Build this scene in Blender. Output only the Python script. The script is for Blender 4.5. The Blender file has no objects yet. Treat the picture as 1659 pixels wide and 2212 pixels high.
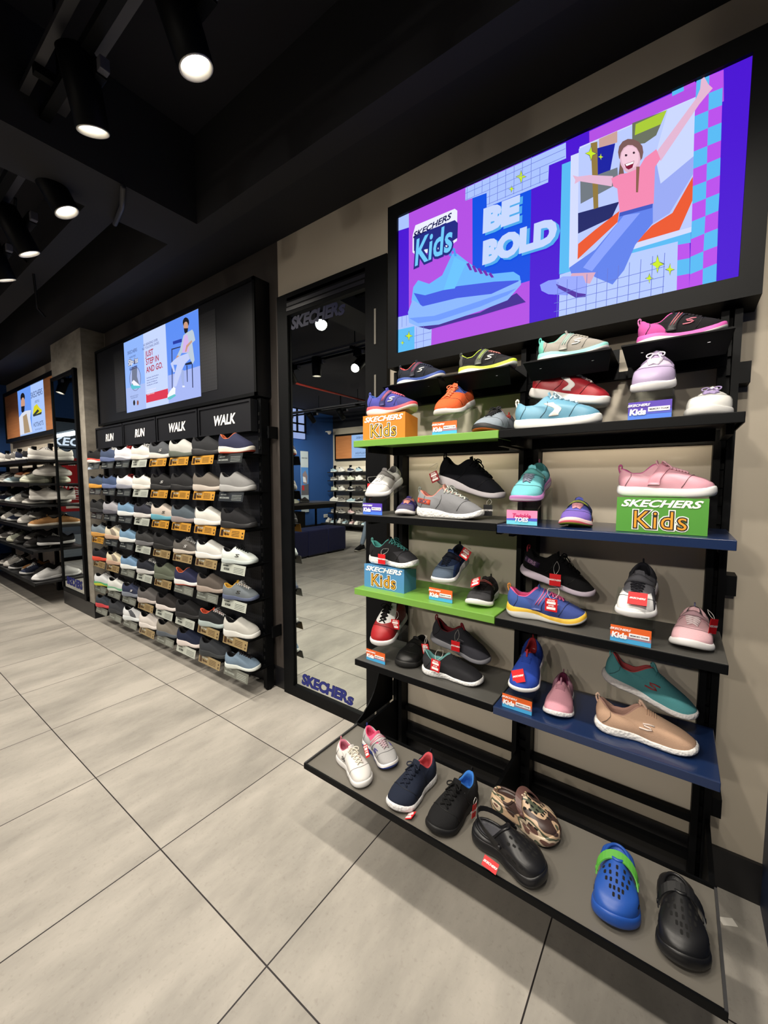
import bpy, bmesh, math, random
from mathutils import Vector, Matrix, Euler
from mathutils.bvhtree import BVHTree
from math import sin, cos, pi, radians, sqrt, atan2

random.seed(7)
SC = bpy.context.scene
COL = SC.collection

# ------------------------------------------------------------------ camera, world, exposure
def make_camera():
    yaw, pitch = -0.62913538, 0.0761718
    f = Vector((sin(yaw)*cos(pitch), cos(yaw)*cos(pitch), -sin(pitch)))
    r = Vector((cos(yaw), -sin(yaw), 0))
    u = r.cross(f)
    cam = bpy.data.cameras.new('camera')
    cam.sensor_fit = 'HORIZONTAL'
    cam.sensor_width = 36
    cam.lens = 874.5425/1659*36
    cam.clip_start = 0.02
    cam.clip_end = 100
    o = bpy.data.objects.new('camera', cam)
    m = Matrix(((r.x, u.x, -f.x, 0), (r.y, u.y, -f.y, 0), (r.z, u.z, -f.z, 1.31), (0, 0, 0, 1)))
    o.matrix_world = m
    COL.objects.link(o)
    SC.camera = o
make_camera()

W = bpy.data.worlds.new('world')
SC.world = W
W.use_nodes = True
W.node_tree.nodes['Background'].inputs[0].default_value = (0.75, 0.8, 1.0, 1)
W.node_tree.nodes['Background'].inputs[1].default_value = 0.03
VS = SC.view_settings
VS.view_transform = 'Standard'
VS.look = 'None'
VS.gamma = 1
VS.exposure = 0.08
SC.cycles.use_denoising = True
SC.cycles.max_bounces = 7
SC.cycles.transparent_max_bounces = 16
SC.cycles.sample_clamp_indirect = 10
SC.cycles.caustics_reflective = False
SC.cycles.caustics_refractive = False

TRACK_POWER = 46.0      # the near track, aimed at the shelves
TRACK_POWER_B = 64.0
TRACK_POWER_C = 125.0
LAMP_COLOR = (1.0, 0.92, 0.80)

# room extents (metres): x to the right along the display wall, y into it
XL, XR, YB, YW, ZC = -8.0, 0.26, -5.3, 1.63, 3.15

# ------------------------------------------------------------------ materials
def lin(h):
    c = []
    for i in (0, 2, 4):
        v = int(h[i:i+2], 16)/255
        c.append(v/12.92 if v <= 0.04045 else ((v+0.055)/1.055)**2.4)
    return (c[0], c[1], c[2], 1)

_M = {}
def mat(h, rough=0.6, metal=0.0, spec=0.5, emit=0.0, bump=None, scale=300.0, amp=0.3, var=0.0, coat=0.0):
    """One procedural surface: colour, gloss, and a bump pattern (noise, knit, cell, leather)."""
    key = (h, rough, metal, spec, emit, bump, scale, amp, var, coat)
    if key in _M:
        return _M[key]
    m = bpy.data.materials.new('surface_' + h)
    m.use_nodes = True
    nt = m.node_tree
    b = nt.nodes['Principled BSDF']
    c = lin(h)
    if emit:
        b.inputs['Base Color'].default_value = (0.01, 0.01, 0.01, 1)
        b.inputs['Emission Color'].default_value = c
        b.inputs['Emission Strength'].default_value = emit
        b.inputs['Roughness'].default_value = 0.8
        b.inputs['Specular IOR Level'].default_value = 0.0
        _M[key] = m
        return m
    b.inputs['Base Color'].default_value = c
    b.inputs['Roughness'].default_value = rough
    b.inputs['Metallic'].default_value = metal
    b.inputs['Specular IOR Level'].default_value = spec
    b.inputs['Coat Weight'].default_value = coat
    if bump or var:
        tc = nt.nodes.new('ShaderNodeTexCoord')
        if bump == 'cell':
            t = nt.nodes.new('ShaderNodeTexVoronoi'); out = 'Distance'
        else:
            t = nt.nodes.new('ShaderNodeTexNoise'); out = 'Fac'
            t.inputs['Detail'].default_value = 2
        t.inputs['Scale'].default_value = scale
        if bump == 'knit':
            mp = nt.nodes.new('ShaderNodeMapping')
            mp.inputs['Scale'].default_value = (1.0, 0.35, 1.6)
            nt.links.new(tc.outputs['Object'], mp.inputs[0]); nt.links.new(mp.outputs[0], t.inputs['Vector'])
        else:
            nt.links.new(tc.outputs['Object'], t.inputs['Vector'])
        if bump:
            bp = nt.nodes.new('ShaderNodeBump')
            bp.inputs['Strength'].default_value = amp
            bp.inputs['Distance'].default_value = 0.002
            nt.links.new(t.outputs[out], bp.inputs['Height'])
            nt.links.new(bp.outputs[0], b.inputs['Normal'])
        if var:
            mx = nt.nodes.new('ShaderNodeMixRGB')
            mx.inputs[1].default_value = tuple(v*(1-var) for v in c[:3]) + (1,)
            mx.inputs[2].default_value = tuple(min(1, v*(1+var)) for v in c[:3]) + (1,)
            nt.links.new(t.outputs[out], mx.inputs[0])
            nt.links.new(mx.outputs[0], b.inputs['Base Color'])
    _M[key] = m
    return m

def dim(h, k=0.84):
    c = [int(h[i:i+2], 16)*k**0.45 for i in (0, 2, 4)]; g = sum(c)/3
    return ''.join('%02x' % int(v*.86+g*.14) for v in c)
def fabric(h): return mat(dim(h), 0.85, spec=0.25, bump='knit', scale=700, amp=0.5, var=0.12)
def leather(h): return mat(dim(h), 0.45, spec=0.4, bump='noise', scale=500, amp=0.12)
def rubber(h): return mat(dim(h), 0.55, spec=0.4)
def cellsole(h): return mat(dim(h), 0.6, spec=0.4, bump='cell', scale=130, amp=0.9)
def card(h): return mat(h, 0.5, spec=0.4)
def blackmetal(): return mat('060709', 0.5, spec=0.12, bump='noise', scale=900, amp=0.05)
def glow(h, s=1.0): return mat(h, emit=s)

def nodes_mat(name, build):
    m = bpy.data.materials.new(name)
    m.use_nodes = True
    build(m.node_tree, m.node_tree.nodes['Principled BSDF'])
    return m

def acrylic():
    if 'acr' in _M: return _M['acr']
    m = bpy.data.materials.new('clear_acrylic'); m.use_nodes = True
    nt = m.node_tree; nt.nodes.clear()
    o = nt.nodes.new('ShaderNodeOutputMaterial'); mx = nt.nodes.new('ShaderNodeMixShader')
    tr = nt.nodes.new('ShaderNodeBsdfTransparent'); gl = nt.nodes.new('ShaderNodeBsdfGlossy'); fr = nt.nodes.new('ShaderNodeFresnel')
    tr.inputs[0].default_value = (0.93, 0.95, 0.94, 1); gl.inputs['Roughness'].default_value = 0.04
    fr.inputs[0].default_value = 1.45
    ge = nt.nodes.new('ShaderNodeNewGeometry'); iv = nt.nodes.new('ShaderNodeMath'); iv.operation = 'SUBTRACT'; iv.inputs[0].default_value = 1
    ml = nt.nodes.new('ShaderNodeMath'); ml.operation = 'MULTIPLY'
    nt.links.new(ge.outputs['Backfacing'], iv.inputs[1]); nt.links.new(iv.outputs[0], ml.inputs[0]); nt.links.new(fr.outputs[0], ml.inputs[1])
    nt.links.new(ml.outputs[0], mx.inputs[0]); nt.links.new(tr.outputs[0], mx.inputs[1]); nt.links.new(gl.outputs[0], mx.inputs[2])
    nt.links.new(mx.outputs[0], o.inputs[0])
    _M['acr'] = m
    return m

def _tiles(nt, b):
    """Large square grey stone tiles: dark thin joints, per-tile tone, cloudy streaks and specks."""
    N = nt.nodes.new; L = nt.links.new
    geo = N('ShaderNodeNewGeometry'); sx = N('ShaderNodeSeparateXYZ'); L(geo.outputs['Position'], sx.inputs[0])
    def math_(op, a, v=None, c=None):
        n = N('ShaderNodeMath'); n.operation = op
        for i, q in enumerate((a, v, c)):
            if q is None: continue
            if isinstance(q, (int, float)): n.inputs[i].default_value = q
            else: L(q, n.inputs[i])
        return n.outputs[0]
    T = 0.5935
    u = math_('DIVIDE', math_('ADD', sx.outputs[0], 0.845), T)
    v = math_('DIVIDE', math_('SUBTRACT', sx.outputs[1], 0.6215), T)
    du = math_('MULTIPLY', math_('PINGPONG', u, 0.5), T); dv = math_('MULTIPLY', math_('PINGPONG', v, 0.5), T)
    j = math_('LESS_THAN', math_('MINIMUM', du, dv), 0.0021)
    cell = N('ShaderNodeCombineXYZ'); L(math_('FLOOR', u), cell.inputs[0]); L(math_('FLOOR', v), cell.inputs[1])
    wn = N('ShaderNodeTexWhiteNoise'); L(cell.outputs[0], wn.inputs['Vector'])
    off = N('ShaderNodeVectorMath'); off.operation = 'MULTIPLY_ADD'
    L(wn.outputs['Color'], off.inputs[0]); off.inputs[1].default_value = (9, 9, 9); L(geo.outputs['Position'], off.inputs[2])
    mp = N('ShaderNodeMapping'); mp.inputs['Rotation'].default_value = (0, 0, 0.5); mp.inputs['Scale'].default_value = (2.4, 0.85, 1)
    L(off.outputs[0], mp.inputs[0])
    n1 = N('ShaderNodeTexNoise'); n1.inputs['Scale'].default_value = 1.9; n1.inputs['Detail'].default_value = 9; n1.inputs['Roughness'].default_value = 0.62
    L(mp.outputs[0], n1.inputs['Vector'])
    r1 = N('ShaderNodeValToRGB'); r1.color_ramp.elements[0].position = 0.3; r1.color_ramp.elements[0].color = lin('8e8a83')
    r1.color_ramp.elements[1].position = 0.62; r1.color_ramp.elements[1].color = lin('b5afa6')
    L(n1.outputs['Fac'], r1.inputs[0])
    n2 = N('ShaderNodeTexNoise'); n2.inputs['Scale'].default_value = 90; n2.inputs['Detail'].default_value = 3
    L(off.outputs[0], n2.inputs['Vector'])
    r2 = N('ShaderNodeValToRGB'); r2.color_ramp.elements[0].position = 0.24; r2.color_ramp.elements[0].color = (0.88, 0.87, 0.86, 1)
    r2.color_ramp.elements[1].position = 0.42; r2.color_ramp.elements[1].color = (1, 1, 1, 1)
    L(n2.outputs['Fac'], r2.inputs[0])
    mul = N('ShaderNodeMixRGB'); mul.blend_type = 'MULTIPLY'; mul.inputs[0].default_value = 1
    L(r1.outputs[0], mul.inputs[1]); L(r2.outputs[0], mul.inputs[2])
    mj = N('ShaderNodeMixRGB'); L(j, mj.inputs[0]); L(mul.outputs[0], mj.inputs[1]); mj.inputs[2].default_value = lin('2a2626')
    L(mj.outputs[0], b.inputs['Base Color'])
    b.inputs['Roughness'].default_value = 0.42; b.inputs['Specular IOR Level'].default_value = 0.35
    bp = N('ShaderNodeBump'); bp.inputs['Strength'].default_value = 0.25; bp.inputs['Distance'].default_value = 0.002
    L(math_('SUBTRACT', n1.outputs['Fac'], j), bp.inputs['Height']); L(bp.outputs[0], b.inputs['Normal'])

def _concrete(nt, b):
    N = nt.nodes.new; L = nt.links.new
    tc = N('ShaderNodeTexCoord'); mp = N('ShaderNodeMapping'); mp.inputs['Scale'].default_value = (1.6, 1.6, 3.2)
    n = N('ShaderNodeTexNoise'); n.inputs['Scale'].default_value = 2.2; n.inputs['Detail'].default_value = 10; n.inputs['Roughness'].default_value = 0.65
    r = N('ShaderNodeValToRGB'); r.color_ramp.elements[0].position = 0.3; r.color_ramp.elements[0].color = lin('6c675f')
    r.color_ramp.elements[1].position = 0.7; r.color_ramp.elements[1].color = lin('a39c90')
    L(tc.outputs['Object'], mp.inputs[0]); L(mp.outputs[0], n.inputs['Vector']); L(n.outputs['Fac'], r.inputs[0]); L(r.outputs[0], b.inputs['Base Color'])
    b.inputs['Roughness'].default_value = 0.75

def _wood(nt, b):
    N = nt.nodes.new; L = nt.links.new
    tc = N('ShaderNodeTexCoord'); mp = N('ShaderNodeMapping'); mp.inputs['Scale'].default_value = (1, 1, 14)
    n = N('ShaderNodeTexNoise'); n.inputs['Scale'].default_value = 3; n.inputs['Detail'].default_value = 6
    r = N('ShaderNodeValToRGB'); r.color_ramp.elements[0].color = lin('9c5c30'); r.color_ramp.elements[1].color = lin('c4834e')
    L(tc.outputs['Object'], mp.inputs[0]); L(mp.outputs[0], n.inputs['Vector']); L(n.outputs['Fac'], r.inputs[0]); L(r.outputs[0], b.inputs['Base Color'])
    b.inputs['Roughness'].default_value = 0.5

def _peg(nt, b):
    """Black perforated steel: small round holes in a square grid as a darker dot pattern with bump."""
    N = nt.nodes.new; L = nt.links.new
    geo = N('ShaderNodeNewGeometry'); sx = N('ShaderNodeSeparateXYZ'); L(geo.outputs['Position'], sx.inputs[0])
    def m_(op, a, v):
        n = N('ShaderNodeMath'); n.operation = op
        for i, q in enumerate((a, v)):
            if isinstance(q, (int, float)): n.inputs[i].default_value = q
            else: L(q, n.inputs[i])
        return n.outputs[0]
    a = m_('SUBTRACT', m_('PINGPONG', m_('ADD', sx.outputs[0], 20.0), 0.0105), 0.0105)
    c = m_('SUBTRACT', m_('PINGPONG', m_('ADD', sx.outputs[2], 20.0), 0.0105), 0.0105)
    d = m_('ADD', m_('MULTIPLY', a, a), m_('MULTIPLY', c, c))
    hole = m_('LESS_THAN', d, 0.000022)
    mx = N('ShaderNodeMixRGB'); L(hole, mx.inputs[0]); mx.inputs[1].default_value = lin('1c1d22'); mx.inputs[2].default_value = (0.0008, 0.0008, 0.001, 1)
    L(mx.outputs[0], b.inputs['Base Color']); b.inputs['Roughness'].default_value = 0.45

M_TILE = nodes_mat('stone_tile_floor', _tiles)
M_CONC = nodes_mat('board_marked_concrete', _concrete)
M_WOOD = nodes_mat('orange_brown_wood', _wood)
M_PEG = nodes_mat('perforated_black_steel', _peg)
M_CREAM = mat('b3a999', 0.8, bump='noise', scale=250, amp=0.05)
M_CEIL = mat('15151e', 0.9, bump='noise', scale=60, amp=0.1)
M_CEIL2 = mat('242428', 0.9)
M_NAVY = mat('0c0d16', 0.8)
M_BROWN = mat('38322e', 0.7)
M_BLUE = mat('1f4c8c', 0.75, bump='noise', scale=120, amp=0.05)
M_MIRROR = mat('e6ece8', 0.0, metal=1.0)
M_BLK = blackmetal()

# ------------------------------------------------------------------ mesh helpers
def link(name, me, parent=None, loc=None, rot=None):
    o = bpy.data.objects.new(name, me)
    COL.objects.link(o)
    if parent is not None: o.parent = parent
    if loc is not None: o.location = loc
    if rot is not None: o.rotation_euler = rot
    return o

def tag(o, label=None, cat=None, group=None, kind=None):
    if label: o['label'] = label
    if cat: o['category'] = cat
    if group: o['group'] = group
    if kind: o['kind'] = kind
    return o

def thing(name, label, cat, loc=(0, 0, 0), rot=(0, 0, 0), group=None):
    return tag(link(name, None, None, loc, rot), label, cat, group)

class MB:
    """Collects shapes into one mesh; each shape may use its own material slot."""
    def __init__(s): s.v = []; s.f = []; s.m = []; s.mats = []; s.sm = []
    def slot(s, m):
        if m not in s.mats: s.mats.append(m)
        return s.mats.index(m)
    def add(s, vs, fs, m, smooth=False, M=None):
        k = len(s.v); i = s.slot(m)
        s.v += [tuple(M @ Vector(v)) if M is not None else tuple(v) for v in vs]
        for f in fs: s.f.append(tuple(k+q for q in f)); s.m.append(i); s.sm.append(smooth)
        return s
    def box(s, x0, x1, y0, y1, z0, z1, m, M=None, bev=0.0):
        if bev > 0:
            bm = bmesh.new(); bmesh.ops.create_cube(bm, size=1)
            for v in bm.verts: v.co = ((x0+x1)/2+v.co.x*(x1-x0), (y0+y1)/2+v.co.y*(y1-y0), (z0+z1)/2+v.co.z*(z1-z0))
            bmesh.ops.bevel(bm, geom=bm.edges[:], offset=bev, segments=2, affect='EDGES', profile=0.5)
            bm.verts.ensure_lookup_table(); bm.verts.index_update()
            vs = [v.co.copy() for v in bm.verts]; fs = [[v.index for v in f.verts] for f in bm.faces]; bm.free()
            return s.add(vs, fs, m, False, M)
        vs = [(x, y, z) for z in (z0, z1) for y in (y0, y1) for x in (x0, x1)]
        return s.add(vs, [(0, 2, 3, 1), (4, 5, 7, 6), (0, 1, 5, 4), (2, 6, 7, 3), (0, 4, 6, 2), (1, 3, 7, 5)], m, False, M)
    def prism(s, poly, y0, y1, m, M=None):
        """Extrudes an (x, z) outline from y0 to y1."""
        n = len(poly)
        vs = [(x, y0, z) for x, z in poly] + [(x, y1, z) for x, z in poly]
        fs = [tuple(range(n)), tuple(range(2*n-1, n-1, -1))] + [(i, i+n, (i+1) % n+n, (i+1) % n) for i in range(n)]
        return s.add(vs, fs, m, False, M)
    def tube(s, pts, r, m, n=8, close=False, flat=1.0, M=None):
        pts = [Vector(p) for p in pts]; N = len(pts); vs = []; fs = []
        up = Vector((0, 0, 1))
        for i, p in enumerate(pts):
            a = pts[i-1] if (i or close) else p; b = pts[(i+1) % N] if (i < N-1 or close) else p
            t = (b-a)
            t = t.normalized() if t.length > 1e-9 else Vector((1, 0, 0))
            u = t.cross(up)
            if u.length < 1e-3: u = t.cross(Vector((0, 1, 0)))
            u.normalize(); w = u.cross(t)
            rr = r[i] if isinstance(r, (list, tuple)) else r
            for k in range(n):
                q = 2*pi*k/n; vs.append(p+u*cos(q)*rr+w*sin(q)*rr*flat)
        for i in range(N if close else N-1):
            for k in range(n):
                j = (i+1) % N
                fs.append((i*n+k, i*n+(k+1) % n, j*n+(k+1) % n, j*n+k))
        if not close: fs += [tuple(range(n-1, -1, -1)), tuple(range((N-1)*n, N*n))]
        return s.add(vs, fs, m, True, M)
    def lathe(s, prof, m, n=24, M=None, smooth=True):
        vs = []; fs = []; K = len(prof)
        for r, z in prof:
            for k in range(n): vs.append((r*cos(2*pi*k/n), r*sin(2*pi*k/n), z))
        for i in range(K-1):
            for k in range(n): fs.append((i*n+k, i*n+(k+1) % n, (i+1)*n+(k+1) % n, (i+1)*n+k))
        return s.add(vs, fs, m, smooth, M)
    def mesh(s, name):
        me = bpy.data.meshes.new(name)
        me.from_pydata(s.v, [], s.f)
        for m in s.mats: me.materials.append(m)
        me.polygons.foreach_set('material_index', s.m)
        me.polygons.foreach_set('use_smooth', s.sm)
        me.update()
        return me
    def build(s, name, parent=None, loc=None, rot=None): return link(name, s.mesh(name), parent, loc, rot)

def textmesh(body, size, m, thick=0.0, shear=0.0, sx=1.0, ext=0.0, align='CENTER', space=1.0, line=1.0):
    c = bpy.data.curves.new('t', 'FONT')
    c.body = body; c.size = size; c.offset = thick*size; c.shear = shear; c.extrude = ext
    c.align_x = align; c.align_y = 'CENTER'; c.space_character = space; c.space_line = line; c.resolution_u = 3
    o = bpy.data.objects.new('t', c); COL.objects.link(o)
    dg = bpy.context.evaluated_depsgraph_get()
    me = bpy.data.meshes.new_from_object(o.evaluated_get(dg))
    vs = [(v.co.x*sx, v.co.y, v.co.z) for v in me.vertices]; fs = [tuple(p.vertices) for p in me.polygons]
    # neighbouring letters lie on slightly different levels so bold strokes that touch do not fight
    par = list(range(len(vs)))
    def root(i):
        while par[i] != i: par[i] = par[par[i]]; i = par[i]
        return i
    for f in fs:
        for i in f[1:]: par[root(i)] = root(f[0])
    ks = {}; lv = []
    for i in range(len(vs)): lv.append(ks.setdefault(root(i), len(ks)))
    vs = [(v[0], v[1], v[2]+(l % 3)*0.00006) for v, l in zip(vs, lv)]
    if align == 'CENTER' and vs:
        mid = (min(v[0] for v in vs)+max(v[0] for v in vs))/2; vs = [(v[0]-mid, v[1], v[2]) for v in vs]
    bpy.data.objects.remove(o); bpy.data.curves.remove(c); bpy.data.meshes.remove(me)
    return vs, fs
_T = {}
def text(mb, body, size, m, M, thick=0.0, shear=0.0, sx=1.0, align='CENTER', space=1.0, line=1.0, fit=None):
    """Lettering lying in the local xy plane of M."""
    k = (body, size, thick, shear, sx, align, space, line)
    if k not in _T: _T[k] = textmesh(body, size, m, thick, shear, sx, 0.0, align, space, line)
    vs = _T[k][0]
    if fit:
        xs = [v[0] for v in vs]; ys = [v[1] for v in vs]; kx = fit[0]/(max(xs)-min(xs)); ky = fit[1]/(max(ys)-min(ys)); mx, my = (max(xs)+min(xs))/2, (max(ys)+min(ys))/2
        vs = [((v[0]-mx)*kx, (v[1]-my)*ky, v[2]) for v in vs]
    mb.add(vs, _T[k][1], m, False, M)
def upright(x, y, z, rz=0.0, tilt=0.0):
    """Frame for lettering that stands upright and reads from -y."""
    return Matrix.Translation((x, y, z)) @ Matrix.Rotation(rz, 4, 'Z') @ Matrix.Rotation(radians(90)-tilt, 4, 'X')

def wordmark(mb, size, m, M, sx=1.25): text(mb, 'SKECHERS', size, m, M, 0.035, 0.35, sx)

def copy_tree(o, parent=None):
    c = o.copy(); COL.objects.link(c)
    if parent is not None: c.parent = parent
    for ch in list(o.children): copy_tree(ch, c)
    return c

ORD = ['top', 'second', 'third', 'fourth', 'fifth', 'sixth', 'seventh', 'eighth', 'ninth', 'tenth']
NTH = ['first', 'second', 'third', 'fourth', 'fifth', 'sixth', 'seventh', 'eighth', 'ninth', 'tenth']

# ------------------------------------------------------------------ room shell
def struct(mb, name, label=None):
    o = mb.build(name); o['kind'] = 'structure'
    if label: o['label'] = label
    return o
struct(MB().box(XL-4, XR+0.3, YB-0.2, YW+0.3, -0.12, 0, M_TILE), 'floor')
struct(MB().box(XL-0.1, XR+0.3, YB-0.2, YW+0.3, ZC, ZC+0.1, M_CEIL), 'ceiling')
# display wall: cream behind the children's display, brown behind the pegboard rack, black bulkhead on top
struct(MB().box(-1.955, XR+0.05, YW, YW+0.15, 0, 2.70, M_CREAM).box(-4.45, -1.955, YW, YW+0.15, 0, 2.70, M_BROWN).box(XL, -4.45, YW, YW+0.15, 0, 2.70, M_CREAM)
       .box(XL, XR+0.05, YW, YW+0.15, 2.70, ZC, M_NAVY), 'wall_back')
struct(MB().box(XL, XR, 1.37, YW, 2.70, ZC, M_NAVY).box(XL, XR, 1.27, 1.37, 2.70, ZC, M_CEIL2), 'trim_1', 'black bulkhead running along the top of the display wall')
struct(MB().box(-2.50, -2.18, -0.6, 1.27, 2.70, ZC, M_CEIL2).box(-2.18, XR, 0.15, 0.32, 2.86, ZC, M_CEIL2).box(-7.0, -2.5, 0.95, 1.1, 2.85, ZC, M_CEIL2), 'trim_2', 'dark ceiling beam crossing above the spotlights')
struct(MB().box(XR, XR+0.15, YB, YW+0.15, 0, 3.15, mat('1c2c4c', 0.5)), 'wall_right')
struct(MB().box(XL, XR+0.15, YB-0.15, YB, 0, 2.78, M_CREAM).box(XL, XR+0.15, YB-0.15, YB, 2.78, ZC, M_NAVY), 'wall_front')
# left wall, blue, with the glazed shop entrance
wl = MB().box(XL-0.15, XL, YB-0.15, -1.2, 0, ZC, M_BLUE).box(XL-0.15, XL, 1.0, YW+0.15, 0, ZC, M_BLUE).box(XL-0.15, XL, -1.2, 1.0, 2.32, ZC, M_BLUE)
struct(wl, 'wall_left')
w1 = link('window_1', None); w1['kind'] = 'structure'; w1['label'] = 'glazed shop entrance seen only in the pillar mirror'
f = MB()
for y0, y1, z0, z1 in ((-1.2, 1.0, 0, 0.06), (-1.2, 1.0, 2.26, 2.32), (-1.2, -1.14, 0, 2.32), (0.94, 1.0, 0, 2.32), (-0.13, -0.07, 0, 2.32)):
    f.box(XL-0.10, XL-0.05, y0, y1, z0, z1, M_BLK)
f.build('window_frame', w1)
MB().box(XL-0.08, XL-0.072, -1.14, 0.94, 0.06, 2.26, acrylic()).build('window_glass', w1)
# baseboards
K = mat('101014', 0.4)
struct(MB().box(-1.04-0.12, XR, YW-0.012, YW, 0, 0.13, K), 'baseboard_right')
struct(MB().box(-2.10, -1.935, YW-0.012, YW, 0, 0.13, K).box(-4.45, -2.10, YW-0.012, YW, 0, 0.13, K), 'baseboard_back')
struct(MB().box(XL, XL+0.012, YB, -1.2, 0, 0.13, K), 'baseboard_left')
# concrete pillar
p = MB().box(-5.29, -4.46, 1.44, YW, 0.14, 2.70, M_CONC).box(-5.30, -4.45, 1.43, YW, 0, 0.14, K)
struct(p, 'wall_pillar', 'rough grey concrete pillar between the two shoe racks')
# mall beyond the entrance
mall = MB().box(-13, -12.9, -6, 4, 0, 4, mat('8c949c', 0.5)).box(-13, -8.2, -6, 4, 3.6, 3.7, mat('50545c', 0.8))
struct(mall, 'wall_outside', 'pale mall corridor outside the entrance')
for i, (y, z) in enumerate(((-1.1, 2.62), (-0.65, 2.42), (-0.2, 2.30), (0.2, 2.55))):
    t = thing('ceiling_light', 'white tube light in the mall corridor, %s from the far side' % NTH[i], 'light', (-11.0, y, z))
    MB().box(-1.1, 1.1, -0.05, 0.05, -0.02, 0.02, glow('e8f0ff', 6.0)).build('diffuser', t)
    MB().box(-1.12, 1.12, -0.07, 0.07, 0.02, 0.05, mat('c0c4c8')).build('housing', t)

# red offers poster standing behind the entrance glass
t = thing('shop_sign', 'back of the white lit shop sign outside the entrance', 'sign', (-9.2, 0.0, 2.03))
b = MB(); text(b, 'SKECHERS', 0.20, glow('dce4f8', 1.2), Matrix.Rotation(radians(-90), 4, 'Z') @ upright(0, 0, 0), 0.03, 0.2, 1.1); b.build('lettering', t)
MB().box(-0.02, 0.0, -0.7, 0.7, -0.12, -0.10, M_BLK).build('rail', t)

t = thing('poster', 'red offers poster hanging inside the glazed shop entrance', 'poster', (XL+0.06, 0.42, 1.25))
RY = Matrix.Rotation(radians(90), 4, 'Z')
b = MB().box(-0.36, 0.36, 0.0, 0.012, -0.43, 0.43, card('a81820'), RY); b.build('sheet', t)
b = MB()
def onx(x, z, d=0.003): return RY @ upright(x, -d, z)
wordmark(b, 0.085, card('f0e8e8'), onx(0, 0.34))
text(b, 'EXCLUSIVE', 0.11, card('f4f0f0'), onx(0, -0.02), 0.03)
text(b, 'OFFERS', 0.11, card('f4f0f0'), onx(0, -0.13), 0.03)
b.box(-0.22, 0.22, -0.004, 0, -0.21, -0.20, card('f0e0e0'), RY).box(-0.2, 0.2, -0.004, 0, -0.24, -0.23, card('f0e0e0'), RY).box(-0.15, 0.2, -0.004, 0, -0.38, -0.29, card('e0d8d0'), RY)
b.build('lettering', t)

# ------------------------------------------------------------------ track lights
def axis_matrix(loc, d):
    d = Vector(d).normalized()
    return Matrix.Translation(loc) @ d.to_track_quat('-Z', 'Y').to_matrix().to_4x4()
HEAD = None
M_LAMP = glow('fff8e8', 22.0); M_RING = mat('e8e4dc', 0.4)
def spotlight(x, y, z, aim, power, ztrack, label, group, cone=108):
    """A black cylinder head (mouth at x, y, z) on a driver box clipped to the track, with its own lamp."""
    global HEAD
    d = (Vector(aim)-Vector((x, y, z))).normalized()
    t = thing('track_spotlight', label, 'spotlight', (x, y, ztrack), group=group)
    if HEAD is None:
        A = MB().lathe([(0.0, 0.225), (0.054, 0.225), (0.060, 0.22), (0.055, 0.0), (0.053, -0.002), (0.051, 0.0), (0.051, 0.004)], M_BLK, 28).mesh('head')
        B = MB().lathe([(0.0515, -0.001), (0.052, -0.004), (0.048, -0.004), (0.036, 0.030)], M_RING, 28).mesh('reflector')
        Cm = MB().lathe([(0.037, 0.028), (0.02, 0.0285), (0.0, 0.029)], M_LAMP, 28).mesh('lens')
        D = MB().box(-0.02, 0.10, -0.018, 0.018, -0.07, -0.012, M_BLK, bev=0.004).box(0.10, 0.13, -0.016, 0.016, -0.064, -0.02, mat('54545c', 0.5), bev=0.003).mesh('driver_box')
        HEAD = (A, B, Cm, D)
    mw = Matrix.Translation((0, 0, z-ztrack)) @ axis_matrix((0, 0, 0), d)
    for nm, me in zip(('head', 'reflector', 'lens'), HEAD[:3]):
        o = link(nm, me, t); o.matrix_local = mw
    link('driver_box', HEAD[3], t)
    s = mw @ Vector((0, 0, 0.16)); MB().tube([(0, 0, -0.03), (0, 0, (s.z-0.03)/2), s], 0.013, M_BLK).build('stem', t)
    L = bpy.data.lights.new('lamp', 'SPOT'); L.energy = power; L.spot_size = radians(cone); L.spot_blend = 0.9; L.color = LAMP_COLOR
    L.shadow_soft_size = 0.045
    o = bpy.data.objects.new('lamp', L); COL.objects.link(o); o.parent = t
    o.matrix_local = mw @ Matrix.Translation((0, 0, -0.006))

def track(x0, x1, y, z, label):
    t = thing('light_track', label, 'track', (x0, y, z))
    MB().box(0, x1-x0, -0.018, 0.018, -0.012, 0.02, M_BLK).build('rail', t)
    b = MB(); b.box(0, x1-x0, -0.075, -0.045, 0.05, 0.075, mat('3a3a40', 0.5)).box(0, x1-x0, 0.045, 0.075, 0.05, 0.075, mat('3a3a40', 0.5)); b.build('slotted_channel', t)
    x = 0.3
    while x < x1-x0:
        MB().box(x-0.004, x+0.004, -0.004, 0.004, 0.045, ZC-z, M_BLK).box(x-0.015, x+0.015, -0.075, 0.075, 0.018, 0.05, M_BLK).build('hanger', t); x += 1.1
track(-7.8, 0.2, 0.62, 2.80, 'black light track nearest the display wall')
track(-7.8, 0.2, -0.45, 2.80, 'black light track over the middle of the shop')
track(-7.8, 0.2, -3.15, 2.80, 'black light track by the far shoe wall')
NA = [(0.10, (0.0, 1.25, 0.5)), (-0.62, (-0.5, 1.25, 0.5)), (-1.28, (-1.02, 1.40, 0.5)), (-1.81, (-2.15, 1.2, 0.5)), (-2.44, (-2.1, 1.4, 1.1)), (-3.05, (-3.0, 1.5, 1.1)),
      (-3.56, (-3.7, 1.4, 1.0)), (-4.2, (-4.1, 1.4, 1.0)), (-5.1, (-5.2, 1.3, 0.8)), (-5.9, (-6.0, 1.3, 0.9)), (-6.7, (-6.8, 1.3, 0.9)), (-7.4, (-7.4, 1.3, 0.9))]
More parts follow.
